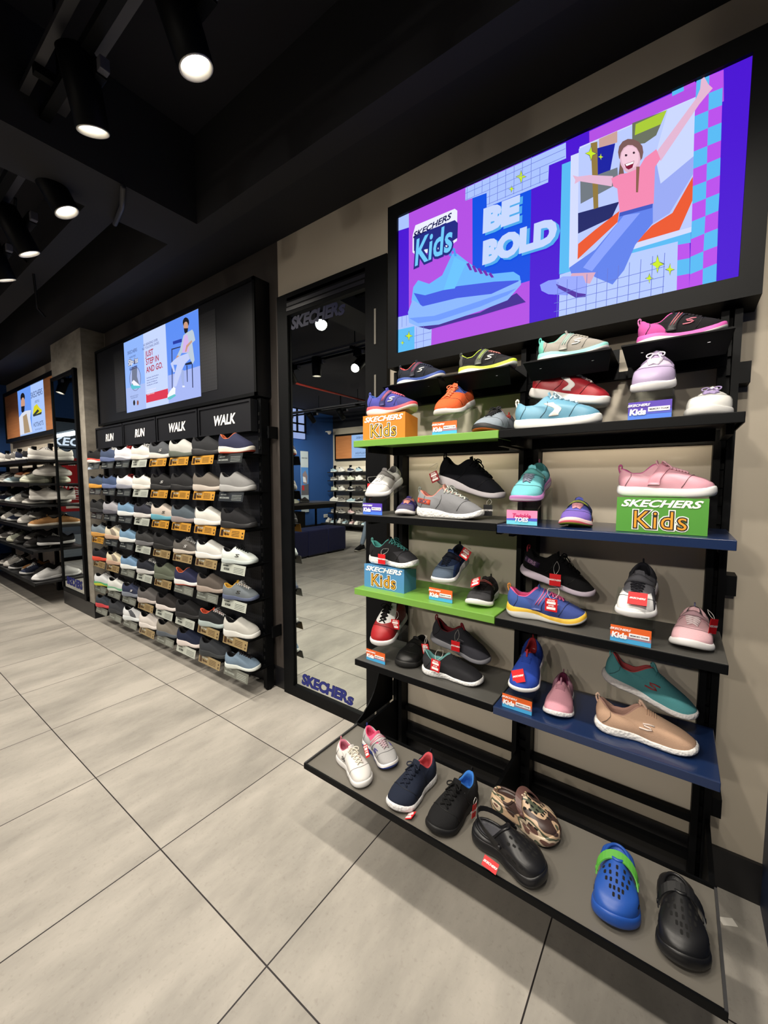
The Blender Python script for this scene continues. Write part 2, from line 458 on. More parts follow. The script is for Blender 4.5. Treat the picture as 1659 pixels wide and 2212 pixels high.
for i, (x, aim) in enumerate(NA):
    spotlight(x, {-1.81: 0.66}.get(x, 0.76), 2.60, aim, TRACK_POWER, 2.80, 'black cylinder spotlight, %s from the right on the wall-side track' % (NTH[i] if i < 10 else ('eleventh', 'twelfth')[i-10]), 'spotlights on the wall-side track')
for i, (x, ax, ay, az) in enumerate(((0.05, -.3, 1.6, .7), (-0.7, -.8, 1.6, .8), (-1.45, -1.5, .3, 0), (-2.2, -2.2, -1.6, 0), (-3.05, -3.0, 1.5, .9), (-3.67, -3.75, -.5, 0), (-4.1, -6.9, -5.2, .48), (-4.6, -4.6, 1.4, 1.0), (-5.6, -5.8, 1.4, 1.2), (-6.6, -7.1, -5.2, .49))):  # several heads here are added as fill for display wall, floor and far rack
    spotlight(x, -0.40, 2.60, (ax, ay, az), TRACK_POWER_B*(2.6 if az > .45 and az < .5 else 1.6 if az < .5 else 1), 2.80, 'black cylinder spotlight, %s from the right on the middle track' % NTH[i], 'spotlights on the middle track', 92 if az > .5 else 108)
for i, x in enumerate((-3.8, -4.9, -5.65, -6.5, -7.3)):
    spotlight(x, -3.1, 2.60, (x-0.2, -5.0, 0.9), TRACK_POWER_C, 2.80, 'black cylinder spotlight, %s from the right on the far track' % NTH[i], 'spotlights on the far track')

for i, x in enumerate((0.0, -0.8, -1.6, -2.6, -3.4)):  # unseen fill heads, added to brighten the display wall and shelf backs
    spotlight(x, -3.1, 2.60, (x-.3, 1.6, 0.45), TRACK_POWER_C*0.62, 2.80, 'added fill spotlight turned to the display wall, %s from the right on the far track' % NTH[i], 'added fill spotlights turned to the display wall', 62)

def pipe(name, label, pts, r, m):
    tag(MB().tube(pts, r, m, 10).build(name), label, 'pipe')
pipe('sprinkler_pipe', 'red sprinkler pipe crossing the dark ceiling', [(-5.2, 0.6, 2.95), (-5.2, -1.7, 2.92), (-5.18, -4.9, 2.92)], 0.018, mat('8c2c24', 0.5))
pipe('ceiling_cable', 'black cable drooping from ceiling near the pillar', [(-3.2, 0.75, 2.95), (-3.75, 0.85, 2.9), (-3.95, 1.0, 2.88), (-4.0, 1.02, 2.74), (-4.3, 1.1, 2.72), (-4.5, 1.2, 2.73)], 0.008, M_BLK)
pipe('sprinkler_pipe', 'short grey pipe with valve on the ceiling beam', [(-2.16, 0.9, 2.68), (-2.3, 0.95, 2.67), (-2.52, 1.0, 2.69)], 0.012, mat('3c3c40', 0.5))
t = thing('smoke_detector', 'round white smoke detector on the dark ceiling', 'smoke detector', (-5.9, -3.3, 2.82))
MB().lathe([(0, -0.05), (0.04, -0.048), (0.055, -0.02), (0.06, 0)], mat('d8d4cc')).build('cover', t); MB().box(-0.01, 0.01, -0.01, 0.01, 0, 0.35, M_BLK).build('stem', t)
t = thing('security_camera', 'white dome camera high on the blue wall', 'camera', (-7.88, -5.02, 2.66))
MB().lathe([(0, -0.07), (0.03, -0.06), (0.05, -0.03), (0.06, 0)], mat('dcd8d0')).build('dome', t); MB().box(-0.12, 0.05, -0.03, 0.03, 0, 0.03, mat('c8c4bc')).build('bracket', t)

# ------------------------------------------------------------------ mirrors
t = thing('wall_mirror', 'tall black-framed mirror between pegboard rack and children\'s shelves', 'mirror', (-1.935, 1.63, 0))
b = MB(); fy = -0.028
b.box(0, 0.085, fy, 0, 0, 2.37, M_BLK).box(0.655, 0.785, fy, 0, 0, 2.37, M_BLK).box(0.085, 0.655, fy, 0, 0, 0.065, M_BLK).box(0.085, 0.655, fy, 0, 2.25, 2.37, M_BLK)
for k in range(3): b.box(0.085, 0.655, fy-0.004+k*0.003, fy, 2.27+k*0.028, 2.288+k*0.028, mat('1c1c24', 0.3))
b.build('frame', t)
MB().box(0.09, 0.66, -0.012, -0.004, 0.06, 2.26, M_MIRROR).build('glass', t)
b = MB(); blue = card('1c2470')
text(b, 'SKECHER', 0.088, blue, upright(0.325, -0.0135, 0.118), 0.055, 0.2, 0.98, 'CENTER'); text(b, 'S', 0.062, blue, upright(0.528, -0.0135, 0.105), 0.07, 0.2, 1.35)
b.build('lettering', t)
b = MB(); text(b, 'SKECHER', 0.088, card('0a1038'), upright(0.285, -0.0135, 2.20), 0.055, 0.2, 0.98, 'CENTER'); text(b, 'S', 0.062, card('0a1038'), upright(0.488, -0.0135, 2.187), 0.07, 0.2, 1.35)
b.build('lettering', t)
b = MB()
for z in (1.66, 1.97, 0.06): b.box(0.712, 0.722, fy-0.003, fy, z, z+0.165, mat('6c6860', 0.5))
b.build('slot_trim', t)

t = thing('wall_mirror', 'narrow black-framed mirror on the concrete pillar', 'mirror', (-5.285, 1.44, 0))
b = MB().box(0, 0.7, -0.02, 0, 0.15, 0.19, M_BLK).box(0, 0.7, -0.02, 0, 2.33, 2.36, M_BLK).box(0, 0.025, -0.02, 0, 0.15, 2.36, M_BLK).box(0.655, 0.7, -0.03, 0, 0.15, 2.36, M_BLK); b.build('frame', t)
MB().box(0.02, 0.66, -0.01, -0.004, 0.18, 2.34, M_MIRROR).build('glass', t)
b = MB(); text(b, 'SKECHERS', 0.11, blue, upright(0.33, -0.0115, 0.27), 0.05, 0.15, 0.85); b.build('lettering', t)

# ------------------------------------------------------------------ shoes
def sstep(a, b, x):
    t = min(1, max(0, (x-a)/(b-a))); return t*t*(3-2*t)
def lerp(a, b, t): return a+(b-a)*t
def tab(x, T):
    for (a, u), (b, v) in zip(T, T[1:]):
        if x <= b: return u+(v-u)*sstep(a, b, x)
    return T[-1][1]
WOUT = [(0, .125), (.2, .148), (.42, .138), (.62, .172), (.78, .182), (1, .17)]
WINN = [(0, .120), (.2, .138), (.42, .108), (.62, .150), (.78, .178), (1, .175)]
def halfw(x, side, w):
    t = tab(x, WOUT if side > 0 else WINN)
    e = sqrt(max(0, 1-(1-min(x/.13, 1))**2.3))*sqrt(max(0, 1-(1-min((1-x)/.24, 1))**2.4))
    return t*e*w
def outline(n, w, tip=0.03):
    """Closed footprint, heel at x=0 to toe at x=1 and back; yields (x, y, s, side)."""
    P = []
    for i in range(n):
        s = i/n; x = (1-cos(pi*s))/2; P.append((x, halfw(x, 1, w)-tip*sstep(.75, 1, x), s, 1))
    for i in range(n):
        s = 1-i/n; x = (1-cos(pi*s))/2; P.append((x, -halfw(x, -1, w)-tip*sstep(.75, 1, x), s, -1))
    return P

def shade(h, k): return ''.join('%02x' % int(min(255, (int(h[i:i+2], 16)+8)*k)) for i in (0, 2, 4))

class Last:
    """Numbers that describe one kind of shoe, in units of its length."""
    def __init__(s, n=22, w=1.12, th=.12, tf=.085, spring=.045, heel=.40, dip=.31, front=.46, toe=.20, xh=.035, xt=.44, hw=.106, wave=.0, **k):
        s.__dict__.update(locals()); del s.__dict__['s']

def build_sole(mb, K, m_mid, m_out=None, m_acc=None):
    P = outline(K.n, K.w); N = len(P)
    lay = [(.93, 0), (.985, .10), (1.02, .22), (1.035, .42), (1.03, .6), (1.02, .8), (.99, .96), (.95, 1.0)]
    def zb(x): return K.spring*max(0, (x-.68)/.32)**2 + .02*max(0, (.10-x)/.10)**2
    def th(x): return lerp(K.th, K.tf, sstep(.2, .62, x)) + .018*sstep(.9, 1, x)*(1 if K.tf > .06 else .3)
    vs = []; fs = {}
    for L, (sc, f0) in enumerate(lay):
        for x, y, s, sd in P:
            if m_acc:
                wv = .54+.15*sin(x*7-.6); f = {3: wv*.78, 4: wv, 5: wv+(1-wv)*.45}.get(L, f0)
            else: f = f0
            g = K.wave*sin(x*9+.6)*sin(pi*f) if K.wave else 0
            vs.append(((x-.5)*(1+(sc-1)*.55)+.5-.5, y*(sc+g), zb(x)+th(x)*f))
    Q = []; mm = []
    for L in range(len(lay)-1):
        for i in range(N):
            j = (i+1) % N; x = P[i][0]
            Q.append((L*N+i, L*N+j, (L+1)*N+j, (L+1)*N+i))
            fr = lay[L][1]
            if m_out and L < 1 + (1 if .15 < x else 0): mm.append(m_out)
            elif m_acc and L >= 4: mm.append(m_acc)
            else: mm.append(m_mid)
    for a, b in ((0, 1),):
        Q.append(tuple(range(N-1, -1, -1))); mm.append(m_out or m_mid)
    top = (len(lay)-1)*N
    Q.append(tuple(range(top, top+N))); mm.append(m_mid)
    k = len(mb.v); mb.v += vs
    for q, m in zip(Q, mm): mb.f.append(tuple(k+i for i in q)); mb.m.append(mb.slot(m)); mb.sm.append(len(q) == 4)
    return zb, th

RA = [0, .008, .03, .07, .13, .2, .29, .4, .52, .65, .78, .9, 1.0]
def upper_surface(K, zb, th):
    P = outline(K.n, K.w); N = len(P); R = []
    col = []
    for x, y, s, sd in P:
        cx = K.xh+(K.xt-K.xh)*(1-cos(pi*s))/2
        c = (cx-K.xh)/(K.xt-K.xh)
        e = sqrt(max(0, 1-(2*c-1)**2))*(1-.18*sstep(.5, 1, c))
        cy = sd*K.hw*(e if s > 0 else 0)
        cz = lerp(lerp(K.heel, K.dip, sstep(0, .34, c)), K.front, sstep(.55, 1, c))
        col.append((cx, cy, cz))
    rings = []
    for a in RA:
        ring = []
        for (x, y, s, sd), (cx, cy, cz) in zip(P, col):
            z0 = zb(x)+th(x)*.97; x0 = (x-.5)*.965+.5-.5; y0 = y*.955
            t = sstep(.42, .86, x)
            if a < .2: q = sqrt(max(0, 1-(1-a/.2)**2))
            else: q = 1
            H = cz-z0; A = min(.95, max(.05, (K.toe-z0)/H))
            bt = A*q+(1-A)*(max(0, a-.06)/.94)**1.02
            bs = 1-(1-a)**2.6
            bb = lerp(bs, bt, t)
            X = lerp(x0, cx-.5, a); Y = lerp(y0, cy, a); Z = z0+H*bb
            bul = .012*sin(pi*min(1, bb*1.1))*(1-t)
            if x < .15: X -= bul*1.2
            Y += sd*bul
            Y *= 1+.06*t*sin(pi*a)
            ring.append((X, Y, Z))
        rings.append(ring)
    return P, rings

def zone_of(zones, x, a, s, side, k):
    for z in zones:
        if z == 'T' and x > .80 and a < .34: return z
        if z == 'C' and x < .13 and a < .98: return z
        if z == 'M' and a < .06: return z
        if z == 'E' and .30 < x and a > .52 and x < .97: return z
        if z == 'H' and x < .42 and a < 1.1: return z
        if z == 'V' and x > .60 and a > .30: return z
        if z == 'F' and x > .5: return z
        if z == 'S' and .3 < x < .8 and (int(x*34) % 2 == 0) and .0 < a < .8: return z
        if z == 'G' and x > .55 and (k % 2 == 0) and a > .25 and a < .6: return z
    return None

def build_upper(mb, K, zb, th, m_up, zones={}):
    P, R = upper_surface(K, zb, th); N = len(P)
    k = len(mb.v)
    for r in R: mb.v += r
    for L in range(len(R)-1):
        for i in range(N):
            j = (i+1) % N
            mb.f.append((k+L*N+i, k+L*N+j, k+(L+1)*N+j, k+(L+1)*N+i))
            z = zone_of(zones, P[i][0], RA[L], P[i][2], P[i][3], i) if zones else None
            mb.m.append(mb.slot(zones[z] if z else m_up)); mb.sm.append(True)
    return P, R

def build_lining(mb, K, P, R, zb, th, m):
    N = len(P); c = R[-1]
    mid = (K.xh+K.xt)/2-.5
    def ring(sc, dz): return [((x-mid)*sc+mid, y*sc, z+dz) for x, y, z in c]
    rs = [c, ring(.97, .010), ring(.86, .004), ring(.80, -.03)]
    rs.append([((x-mid)*1.02+mid, y*1.0, lerp(z, zb(.2)+th(.2)+.03, .6)) for x, y, z in c])
    rs.append([((x-mid)*1.0+mid, y*.9, zb(.2)+th(.2)+.012) for x, y, z in c])
    k = len(mb.v); i0 = mb.slot(m)
    for r in rs: mb.v += r
    for L in range(len(rs)-1):
        for i in range(N):
            j = (i+1) % N; mb.f.append((k+L*N+i, k+L*N+j, k+(L+1)*N+j, k+(L+1)*N+i)); mb.m.append(i0); mb.sm.append(True)
    mb.f.append(tuple(range(k+(len(rs)-1)*N, k+len(rs)*N))); mb.m.append(i0); mb.sm.append(False)

def curve(pts, k=5):
    """Catmull-Rom through the points."""
    P = [Vector(p) for p in pts]; out = []
    for i in range(len(P)-1):
        a, b, c, d = P[max(0, i-1)], P[i], P[i+1], P[min(len(P)-1, i+2)]
        for q in range(k):
            t = q/k; out.append(.5*((2*b)+(c-a)*t+(2*a-5*b+4*c-d)*t*t+(3*b-a-3*c+d)*t**3))
    return out+[P[-1]]

class Skin:
    """Drops points onto the outside of an upper."""
    def __init__(s, R, K, zb, th):
        N = len(R[0]); vs = [Vector(p) for r in R for p in r]
        fs = [(L*N+i, L*N+(i+1) % N, (L+1)*N+(i+1) % N, (L+1)*N+i) for L in range(len(R)-1) for i in range(N)]
        s.t = BVHTree.FromPolygons(vs, fs)
    def top(s, x, y, off):
        h = s.t.ray_cast(Vector((x, y, 2)), Vector((0, 0, -1)))
        return (h[0]+Vector((0, 0, 1))*off) if h[0] else None
    def side(s, x, z, sd, off):
        h = s.t.ray_cast(Vector((x, sd*.5, z)), Vector((0, -sd, 0)))
        return (h[0]+Vector((0, sd, 0))*off) if h[0] else None
    def around(s, x, phi, off, zc=.17):
        d = Vector((0, sin(phi), cos(phi)))
        h = s.t.ray_cast(Vector((x, 0, zc))+d*.9, -d)
        return (h[0]+d*off) if h[0] else None

def strip(mb, rows, m, thick):
    """A band from rows of outside points; each row is a list; the band gets thickness downward."""
    rows = [r for r in rows if all(p is not None for p in r)]
    if len(rows) < 2: return
    n = len(rows[0]); V = [p for r in rows for p in r]
    c = sum((Vector(p) for p in V), Vector())/len(V); c.z = .10; c.y = 0
    W_ = [Vector(p)+(c-Vector(p)).normalized()*thick for p in V]
    k = len(V); fs = []
    for i in range(len(rows)-1):
        for j in range(n-1):
            a, b, d, e = i*n+j, i*n+j+1, (i+1)*n+j+1, (i+1)*n+j
            fs += [(a, b, d, e), (k+e, k+d, k+b, k+a)]
    for i in range(len(rows)-1):
        for j in (0, n-1):
            a, b = i*n+j, (i+1)*n+j; fs.append((a, b, k+b, k+a))
    for j in range(n-1):
        for i in (0, len(rows)-1):
            a, b = i*n+j, i*n+j+1; fs.append((a, b, k+b, k+a))
    mb.add(V+W_, fs, m, True)

SHAPE = {  # proportions of the kinds of shoe
    'runner': dict(heel=.37, dip=.29, front=.43, toe=.185),
    'kid': dict(w=1.2, th=.15, tf=.09, spring=.06, heel=.37, dip=.29, front=.41, toe=.19, xt=.42, wave=.03),
    'court': dict(w=1.16, th=.12, tf=.10, spring=.02, heel=.34, dip=.28, front=.395, toe=.20, xt=.42),
    'slip': dict(w=1.12, th=.125, tf=.085, heel=.44, dip=.32, front=.45, toe=.21, xt=.50, hw=.098),
    'knit': dict(w=1.06, th=.10, tf=.065, heel=.35, dip=.245, front=.375, toe=.165, xt=.47, hw=.092),
    'chunky': dict(w=1.15, th=.17, tf=.125, heel=.45, dip=.36, front=.48, toe=.25, wave=.05, xt=.50),
    'high': dict(w=1.15, th=.12, tf=.10, spring=.02, heel=.52, dip=.48, front=.56, toe=.23, xt=.42),
    'sock': dict(w=1.06, th=.11, tf=.07, heel=.37, dip=.29, front=.42, toe=.165, xt=.43, hw=.085),
}
def col(h, kind='f'):
    if h is None: return None
    return {'f': fabric, 'l': leather, 'r': rubber, 'c': cellsole}[kind](h)

def shoe(label, L, loc, yaw, kind, up, sole, lin, mid=None, out=None, lace=None, strap=None, strap2=None, tongue=None, logo=None, tabc=None, zones=None,
         pitch=0, roll=0, tex='f', stex='r', n=22, group=None, flip=False, detail=True, sx=None, name='sneaker', cat='shoe', ribs=None, word=None, fronttab=None, patch=None, seam=None, wavy=None, bow=False, **over):
    d = dict(SHAPE[kind]); d.update(over); K = Last(n=n, **d)
    S = Matrix.Diagonal((L, L*(-1 if flip else 1), L, 1))
    t = thing(name, label, cat, loc, (0, 0, 0), group)
    t.rotation_euler = (Matrix.Rotation(radians(yaw), 3, 'Z') @ Matrix.Rotation(radians(-pitch), 3, 'Y') @ Matrix.Rotation(radians(roll), 3, 'X')).to_euler()
    def put(mb, nm, lab=None, par=None):
        mb.v = [tuple(S @ Vector(v)) for v in mb.v]
        if flip: mb.f = [tuple(reversed(f)) for f in mb.f]
        o = mb.build(nm, par or t)
        if lab: o['label'] = lab
        return o
    b = MB(); zb, th = build_sole(b, K, col(sole, stex), col(out, 'r'), col(mid, 'r')); put(b, 'sole')
    zn = {k: col(v, tex) for k, v in (zones or {}).items()}
    b = MB(); P, R = build_upper(b, K, zb, th, col(up, tex), zn); put(b, 'upper')
    b = MB(); build_lining(b, K, P, R, zb, th, fabric(lin)); put(b, 'lining')
    if not detail: return t
    sk = Skin(R, K, zb, th)
    xt = K.xt-.5
    slipon = kind in ('slip', 'knit')
    if not slipon:
        # tongue: gap panel under the laces plus the flap that stands above the collar
        b = MB(); mt = fabric(tongue or up)
        rows = []
        for i in range(7):
            x = lerp(xt+.26, xt+.02, i/6); w_ = lerp(.035, .062, i/6)
            rows.append([sk.top(x, y, .004) for y in (-w_, -w_/2, 0, w_/2, w_)])
        rows = [r for r in rows if all(p is not None for p in r)]
        if rows:
            base = rows[-1]; c0 = base[2]
            for j, (dx, dz) in enumerate(((-.008, .025), (-.018, .05), (-.024, .062))):
                rows.append([Vector((p.x+dx-.25*abs(p.y), p.y*(1.05-.1*j), c0.z+dz-.35*abs(p.y))) for p in base])
            strip(b, rows, mt, .012)
        put(b, 'tongue')
    if lace:
        b = MB(); ml = fabric(lace); nr = 5 if kind != 'kid' else 4
        for i in range(nr):
            x0 = lerp(xt+(.05 if not strap else .16), xt+(.29 if not strap else .28), i/(nr-1)); w_ = lerp(.082, .058, i/(nr-1)); dx = .034
            for sgn in (1, -1):
                pts = [sk.top(x0+dx*(q/3-1)*.8, sgn*w_*(1-2*q/6), .008+.008*sin(pi*q/6)) for q in range(7)]
                pts = [p for p in pts if p is not None]
                if len(pts) > 2: b.tube(pts, .0125, ml, 6)
        if bow or kind in ('runner', 'court', 'high', 'chunky', 'sock'):
            c = sk.top(xt+.045, 0, .02)
            if c is not None:
                for sgn in (1, -1):
                    b.tube(curve([c, c+Vector((.01, sgn*.05, .03)), c+Vector((.04, sgn*.10, .015)), c+Vector((.055, sgn*.085, -.015)), c+Vector((.02, sgn*.03, .0)), c], 3 if n > 16 else 1), .009, ml, 6)
                    b.tube([c, c+Vector((.04, sgn*.03, .012)), c+Vector((.09, sgn*.06, -.03)), c+Vector((.11, sgn*.085, -.06))], .009, ml, 6)
        put(b, 'laces')
    if strap:
        b = MB(); ms = col(strap, 'l'); rows = []
        for i in range(15):
            ph = lerp(-1.72, 1.25, i/14); xc = xt+.082-.10*sstep(.25, 1.5, abs(ph))
            r_ = [sk.around(xc+dx, ph, .020) for dx in (-.06, -.02, .02, .06)]
            rows.append(r_)
        best = []; cur = []
        for r_ in rows:
            if all(p is not None for p in r_): cur.append(r_)
            else:
                if len(cur) > len(best): best = cur
                cur = []
        if len(cur) > len(best): best = cur
        strip(b, best, ms, .016); so_ = put(b, 'strap')
        if strap2 and len(best) > 8:
            b = MB(); m2 = col(strap2, 'l')
            mids = [r_ for r_ in best]
            for off_ in (-1, 1):
                pts = [lerp(r_[1], r_[2], .5+off_*.45)+(lerp(r_[1], r_[2], .5)-Vector((lerp(r_[1], r_[2], .5).x, 0, .17))).normalized()*.003 for r_ in mids[2:-2]]
                b.tube(pts, .006, m2, 6)
            put(b, 'strap_stripe', par=so_)
    if wavy:      # broad S-curved stripe down each side
        ml = leather(wavy)
        for sd in (1, -1):
            b = MB(); rows = []
            for i in range(15):
                v = i/14; z = lerp(.30, .135, v); xc = -.03+.040*sin((v-.25)*2*pi)+.07*v; hw_ = .040+.02*abs(2*v-1)**1.5
                rows.append([sk.side(xc+q*hw_, z, sd, .005) for q in (-1, -.33, .33, 1)])
            strip(b, rows, ml, .006); put(b, 'side_stripe')
    if logo:
        ml = leather(logo)
        pts0 = [(.95, .95), (.5, 1), (.12, .86), (.2, .62), (.62, .46), (.80, .22), (.45, .02), (-.15, .05)]
        for sd in (1, -1):
            b = MB(); pts = [sk.side((-.03 if not strap else .05)+.13*u, .155+.062*v+K.th*.25, sd, .004) for u, v in pts0]
            pts = [p for p in pts if p is not None]
            if len(pts) > 3: b.tube(pts, .009, ml, 6, flat=1); put(b, 'side_logo')
    if tabc:
        b = MB(); mt = fabric(tabc); c = Vector(R[-1][0])
        b.tube(curve([c+Vector((-.012, 0, -.05)), c+Vector((-.028, 0, .0)), c+Vector((-.030, 0, .035)), c+Vector((-.012, 0, .055)), c+Vector((.004, 0, .03)), c+Vector((.0, 0, .0))], 4), .0105, mt, 8)
        put(b, 'heel_loop')
    if fronttab:
        b = MB(); c = Vector(R[-1][K.n]); mt = fabric(fronttab)
        b.tube(curve([c+Vector((.05, 0, -.03)), c+Vector((.015, 0, .025)), c+Vector((-.01, 0, .055)), c+Vector((-.025, 0, .05)), c+Vector((-.01, 0, .01))], 4), .015, mt, 8)
        put(b, 'front_loop')
    if detail > 1 or (detail and n > 16):
        # stitched seams: round the heel counter, along the eyestay and over the toe
        ms_ = leather(seam or shade(up, .62))
        curves = [[(-.40, .13), (-.37, .19), (-.34, .25), (-.345, .31)], [(-.16, .13), (-.10, .20), (-.075, .27), (-.09, .33)]] if not slipon else [[(-.42, .12), (-.37, .17), (-.335, .22), (-.34, .28)]]
        for sd in (1, -1):
            for cv in curves:
                pts = []
                for (x0_, z0_), (x1_, z1_) in zip(cv, cv[1:]):
                    for q in range(6): pts.append(sk.side(lerp(x0_, x1_, q/6), lerp(z0_, z1_, q/6), sd, .003))
                pts = [p for p in pts if p is not None]
                if len(pts) > 6: b = MB(); b.tube(pts, .0042, ms_, 5); put(b, 'seam')
        pts = [sk.around(.16+.13*cos(q), q, .003, .09) for q in [lerp(-1.45, 1.45, i/24) for i in range(25)]] if not slipon else []
        pts = [p for p in pts if p is not None]
        if len(pts) > 6: b = MB(); b.tube(pts, .0042, ms_, 5); put(b, 'seam')
    if ribs:
        b = MB(); mr = fabric(ribs)
        for i in range(5):
            pts = [sk.top(xt+.05+i*.022, lerp(-.07, .07, q/8), .001) for q in range(9)]
            pts = [p for p in pts if p is not None]
            if len(pts) > 3: b.tube(pts, .0055, mr, 6)
        put(b, 'rib')
    if patch:     # coloured side patch with lettering near the heel
        mp, txt, mc = patch
        for sd in (1, -1):
            b = MB()
            rows = [[sk.side(x, z-.15*(x+.4), sd, .006) for z in (.20, .235, .27)] for x in (-.46, -.42, -.36, -.30, -.24)]
            strip(b, rows, leather(mp), .006)
            if txt:
                text(b, txt, .075, leather(mc), Matrix.Translation((-.35, 0, 0)), .03)
                k0 = len(b.v)-len(_T[(txt, .075, .03, .0, 1.0, 'CENTER', 1.0, 1.0)][0])
                for i in range(k0, len(b.v)):
                    X, Y, _ = b.v[i]; p_ = sk.side(X, .232+Y*.9-.15*(X+.4), sd, .009); b.v[i] = tuple(p_) if p_ is not None else (X, sd*.14, .232+Y)
                    if sd > 0 and p_ is not None:
                        p_ = sk.side(-.70-X, .232+Y*.9-.15*(-.70-X+.4), sd, .009); b.v[i] = tuple(p_) if p_ is not None else b.v[i]
            put(b, 'side_patch')
    if word:      # wordmark on the outer side: (lettering, colour, x, z, size)
        txt, mc, wx, wz, ws = word
        for sd in (-1, 1):
            b = MB()
            vs, fs = textmesh(txt, ws, None, .03)
            out_ = []
            for X, Y, _ in vs:
                X2 = wx+(X if sd < 0 else -X); p_ = sk.side(X2, wz+Y, sd, .004); out_.append(tuple(p_) if p_ is not None else (X2, sd*.16, wz+Y))
            b.add(out_, fs, leather(mc)); put(b, 'side_lettering')
    return t

def clog(label, L, loc, yaw, up, foot, strap, pitch=0, roll=0, camo=False, back=False, group=None):
    K = Last(n=26, w=1.3, th=.15, tf=.13, spring=.05, heel=.21, dip=.20, front=.40, toe=.25, xh=.035, xt=.50, hw=.135)
    t = thing('clog', label, 'clog', loc, (0, 0, 0), group)
    t.rotation_euler = (Matrix.Rotation(radians(yaw), 3, 'Z') @ Matrix.Rotation(radians(-pitch), 3, 'Y') @ Matrix.Rotation(radians(roll), 3, 'X')).to_euler()
    S = Matrix.Diagonal((L, L, L, 1))
    def put(mb, nm, lab=None):
        mb.v = [tuple(S @ Vector(v)) for v in mb.v]; o = mb.build(nm, t)
        if lab: o['label'] = lab
    mu = camo_mat() if camo else mat(up, 0.38, spec=0.45, bump='noise', scale=600, amp=0.06)
    mf = camo_mat() if camo else mat(foot, 0.5, bump='cell', scale=500, amp=0.4)
    b = MB(); zb, th = build_sole(b, K, mu); put(b, 'sole')
    b = MB(); P, R = build_upper(b, K, zb, th, mu); N = len(P)
    # rolled rim round the opening
    b.tube([Vector(p) for p in R[-1]], .018, mu, 8, close=True); put(b, 'shell')
    b = MB(); c = R[-1]; mid = (K.xh+K.xt)/2-.5
    rs = [c, [((x-mid)*.96+mid, y*.96, lerp(z, zb(.2)+th(.2)+.04, .5)) for x, y, z in c], [((x-mid)*.9+mid, y*.88, zb(.2)+th(.2)+.012) for x, y, z in c]]
    k = 0; i0 = b.slot(mf)
    for r in rs: b.v += r
    for Lr in range(2):
        for i in range(N): b.f.append((Lr*N+i, Lr*N+(i+1) % N, (Lr+1)*N+(i+1) % N, (Lr+1)*N+i)); b.m.append(i0); b.sm.append(True)
    b.f.append(tuple(range(2*N, 3*N))); b.m.append(i0); b.sm.append(False)
    put(b, 'footbed')
    sk = Skin(R, K, zb, th); b = MB(); mh = mat('040404', 0.9)
    for ix, x in enumerate((.07, .14, .21, .28, .345)):
        ys = (-.135, -.075, -.0, .075, .135) if ix < 3 else ((-.095, -.035, .035, .095) if ix == 3 else (-.05, .05))
        for y in ys:
            y = y*(1-.12*ix)
            poly = [(x-.022, y-.006), (x-.016, y-.012), (x+.016, y-.012), (x+.022, y-.006), (x+.022, y+.006), (x+.016, y+.012), (x-.016, y+.012), (x-.022, y+.006)]
            pp = [sk.top(a, q, .0025) for a, q in poly]
            if all(p is not None for p in pp): b.add(pp, [tuple(range(8))], mh)
    for sd in (1, -1):
        for x in (.10, .19, .28):
            poly = [(x-.03, .205), (x+.02, .195), (x+.03, .215), (x-.02, .228)]
            pp = [sk.side(a, z, sd, .003) for a, z in poly]
            if all(p is not None for p in pp): b.add(pp, [(0, 1, 2, 3)], mh)
    put(b, 'vent_hole')
    b = MB(); ms = mat(strap, 0.4, spec=0.45)
    pts = []
    for i in range(17):
        q = pi*i/16
        if back: pts.append((-.02-.42*sin(q), .195*cos(q), .27+.10*sin(q)))
        else: pts.append((.075-.13*sin(q), .20*cos(q), .245+.165*sin(q)))
    vs = []; fs = []
    for i, p in enumerate(pts):
        p = Vector(p); o = Vector((0 if not back else -1, 0, 1)) if False else None
        out_ = (Vector((p.x*(1 if back else 0), p.y, 0))+Vector((0, 0, (0 if back else p.z-.2)))); out_ = out_.normalized() if out_.length > 0 else Vector((0, 0, 1))
        wd = Vector((0, 0, .034)) if back else Vector((.046, 0, -.016))
        for a, c_ in ((-1, 0), (1, 0), (1, 1), (-1, 1)): vs.append(p+wd*a+out_*.014*c_)
    for i in range(len(pts)-1):
        for k_ in range(4): fs.append((i*4+k_, i*4+(k_+1) % 4, (i+1)*4+(k_+1) % 4, (i+1)*4+k_))
    fs += [(0, 1, 2, 3), tuple(len(vs)-4+q for q in (3, 2, 1, 0))]
    b.add(vs, fs, ms, False); put(b, 'strap')
    for sd in (1, -1): b = MB(); b.lathe([(0, .02), (.024, .018), (.03, 0.0), (.03, -.01)], ms, 14, Matrix.Translation((.06 if not back else -.02, sd*.20, .255)) @ Matrix.Rotation(-sd*pi/2, 4, 'X')); put(b, 'rivet')
    return t

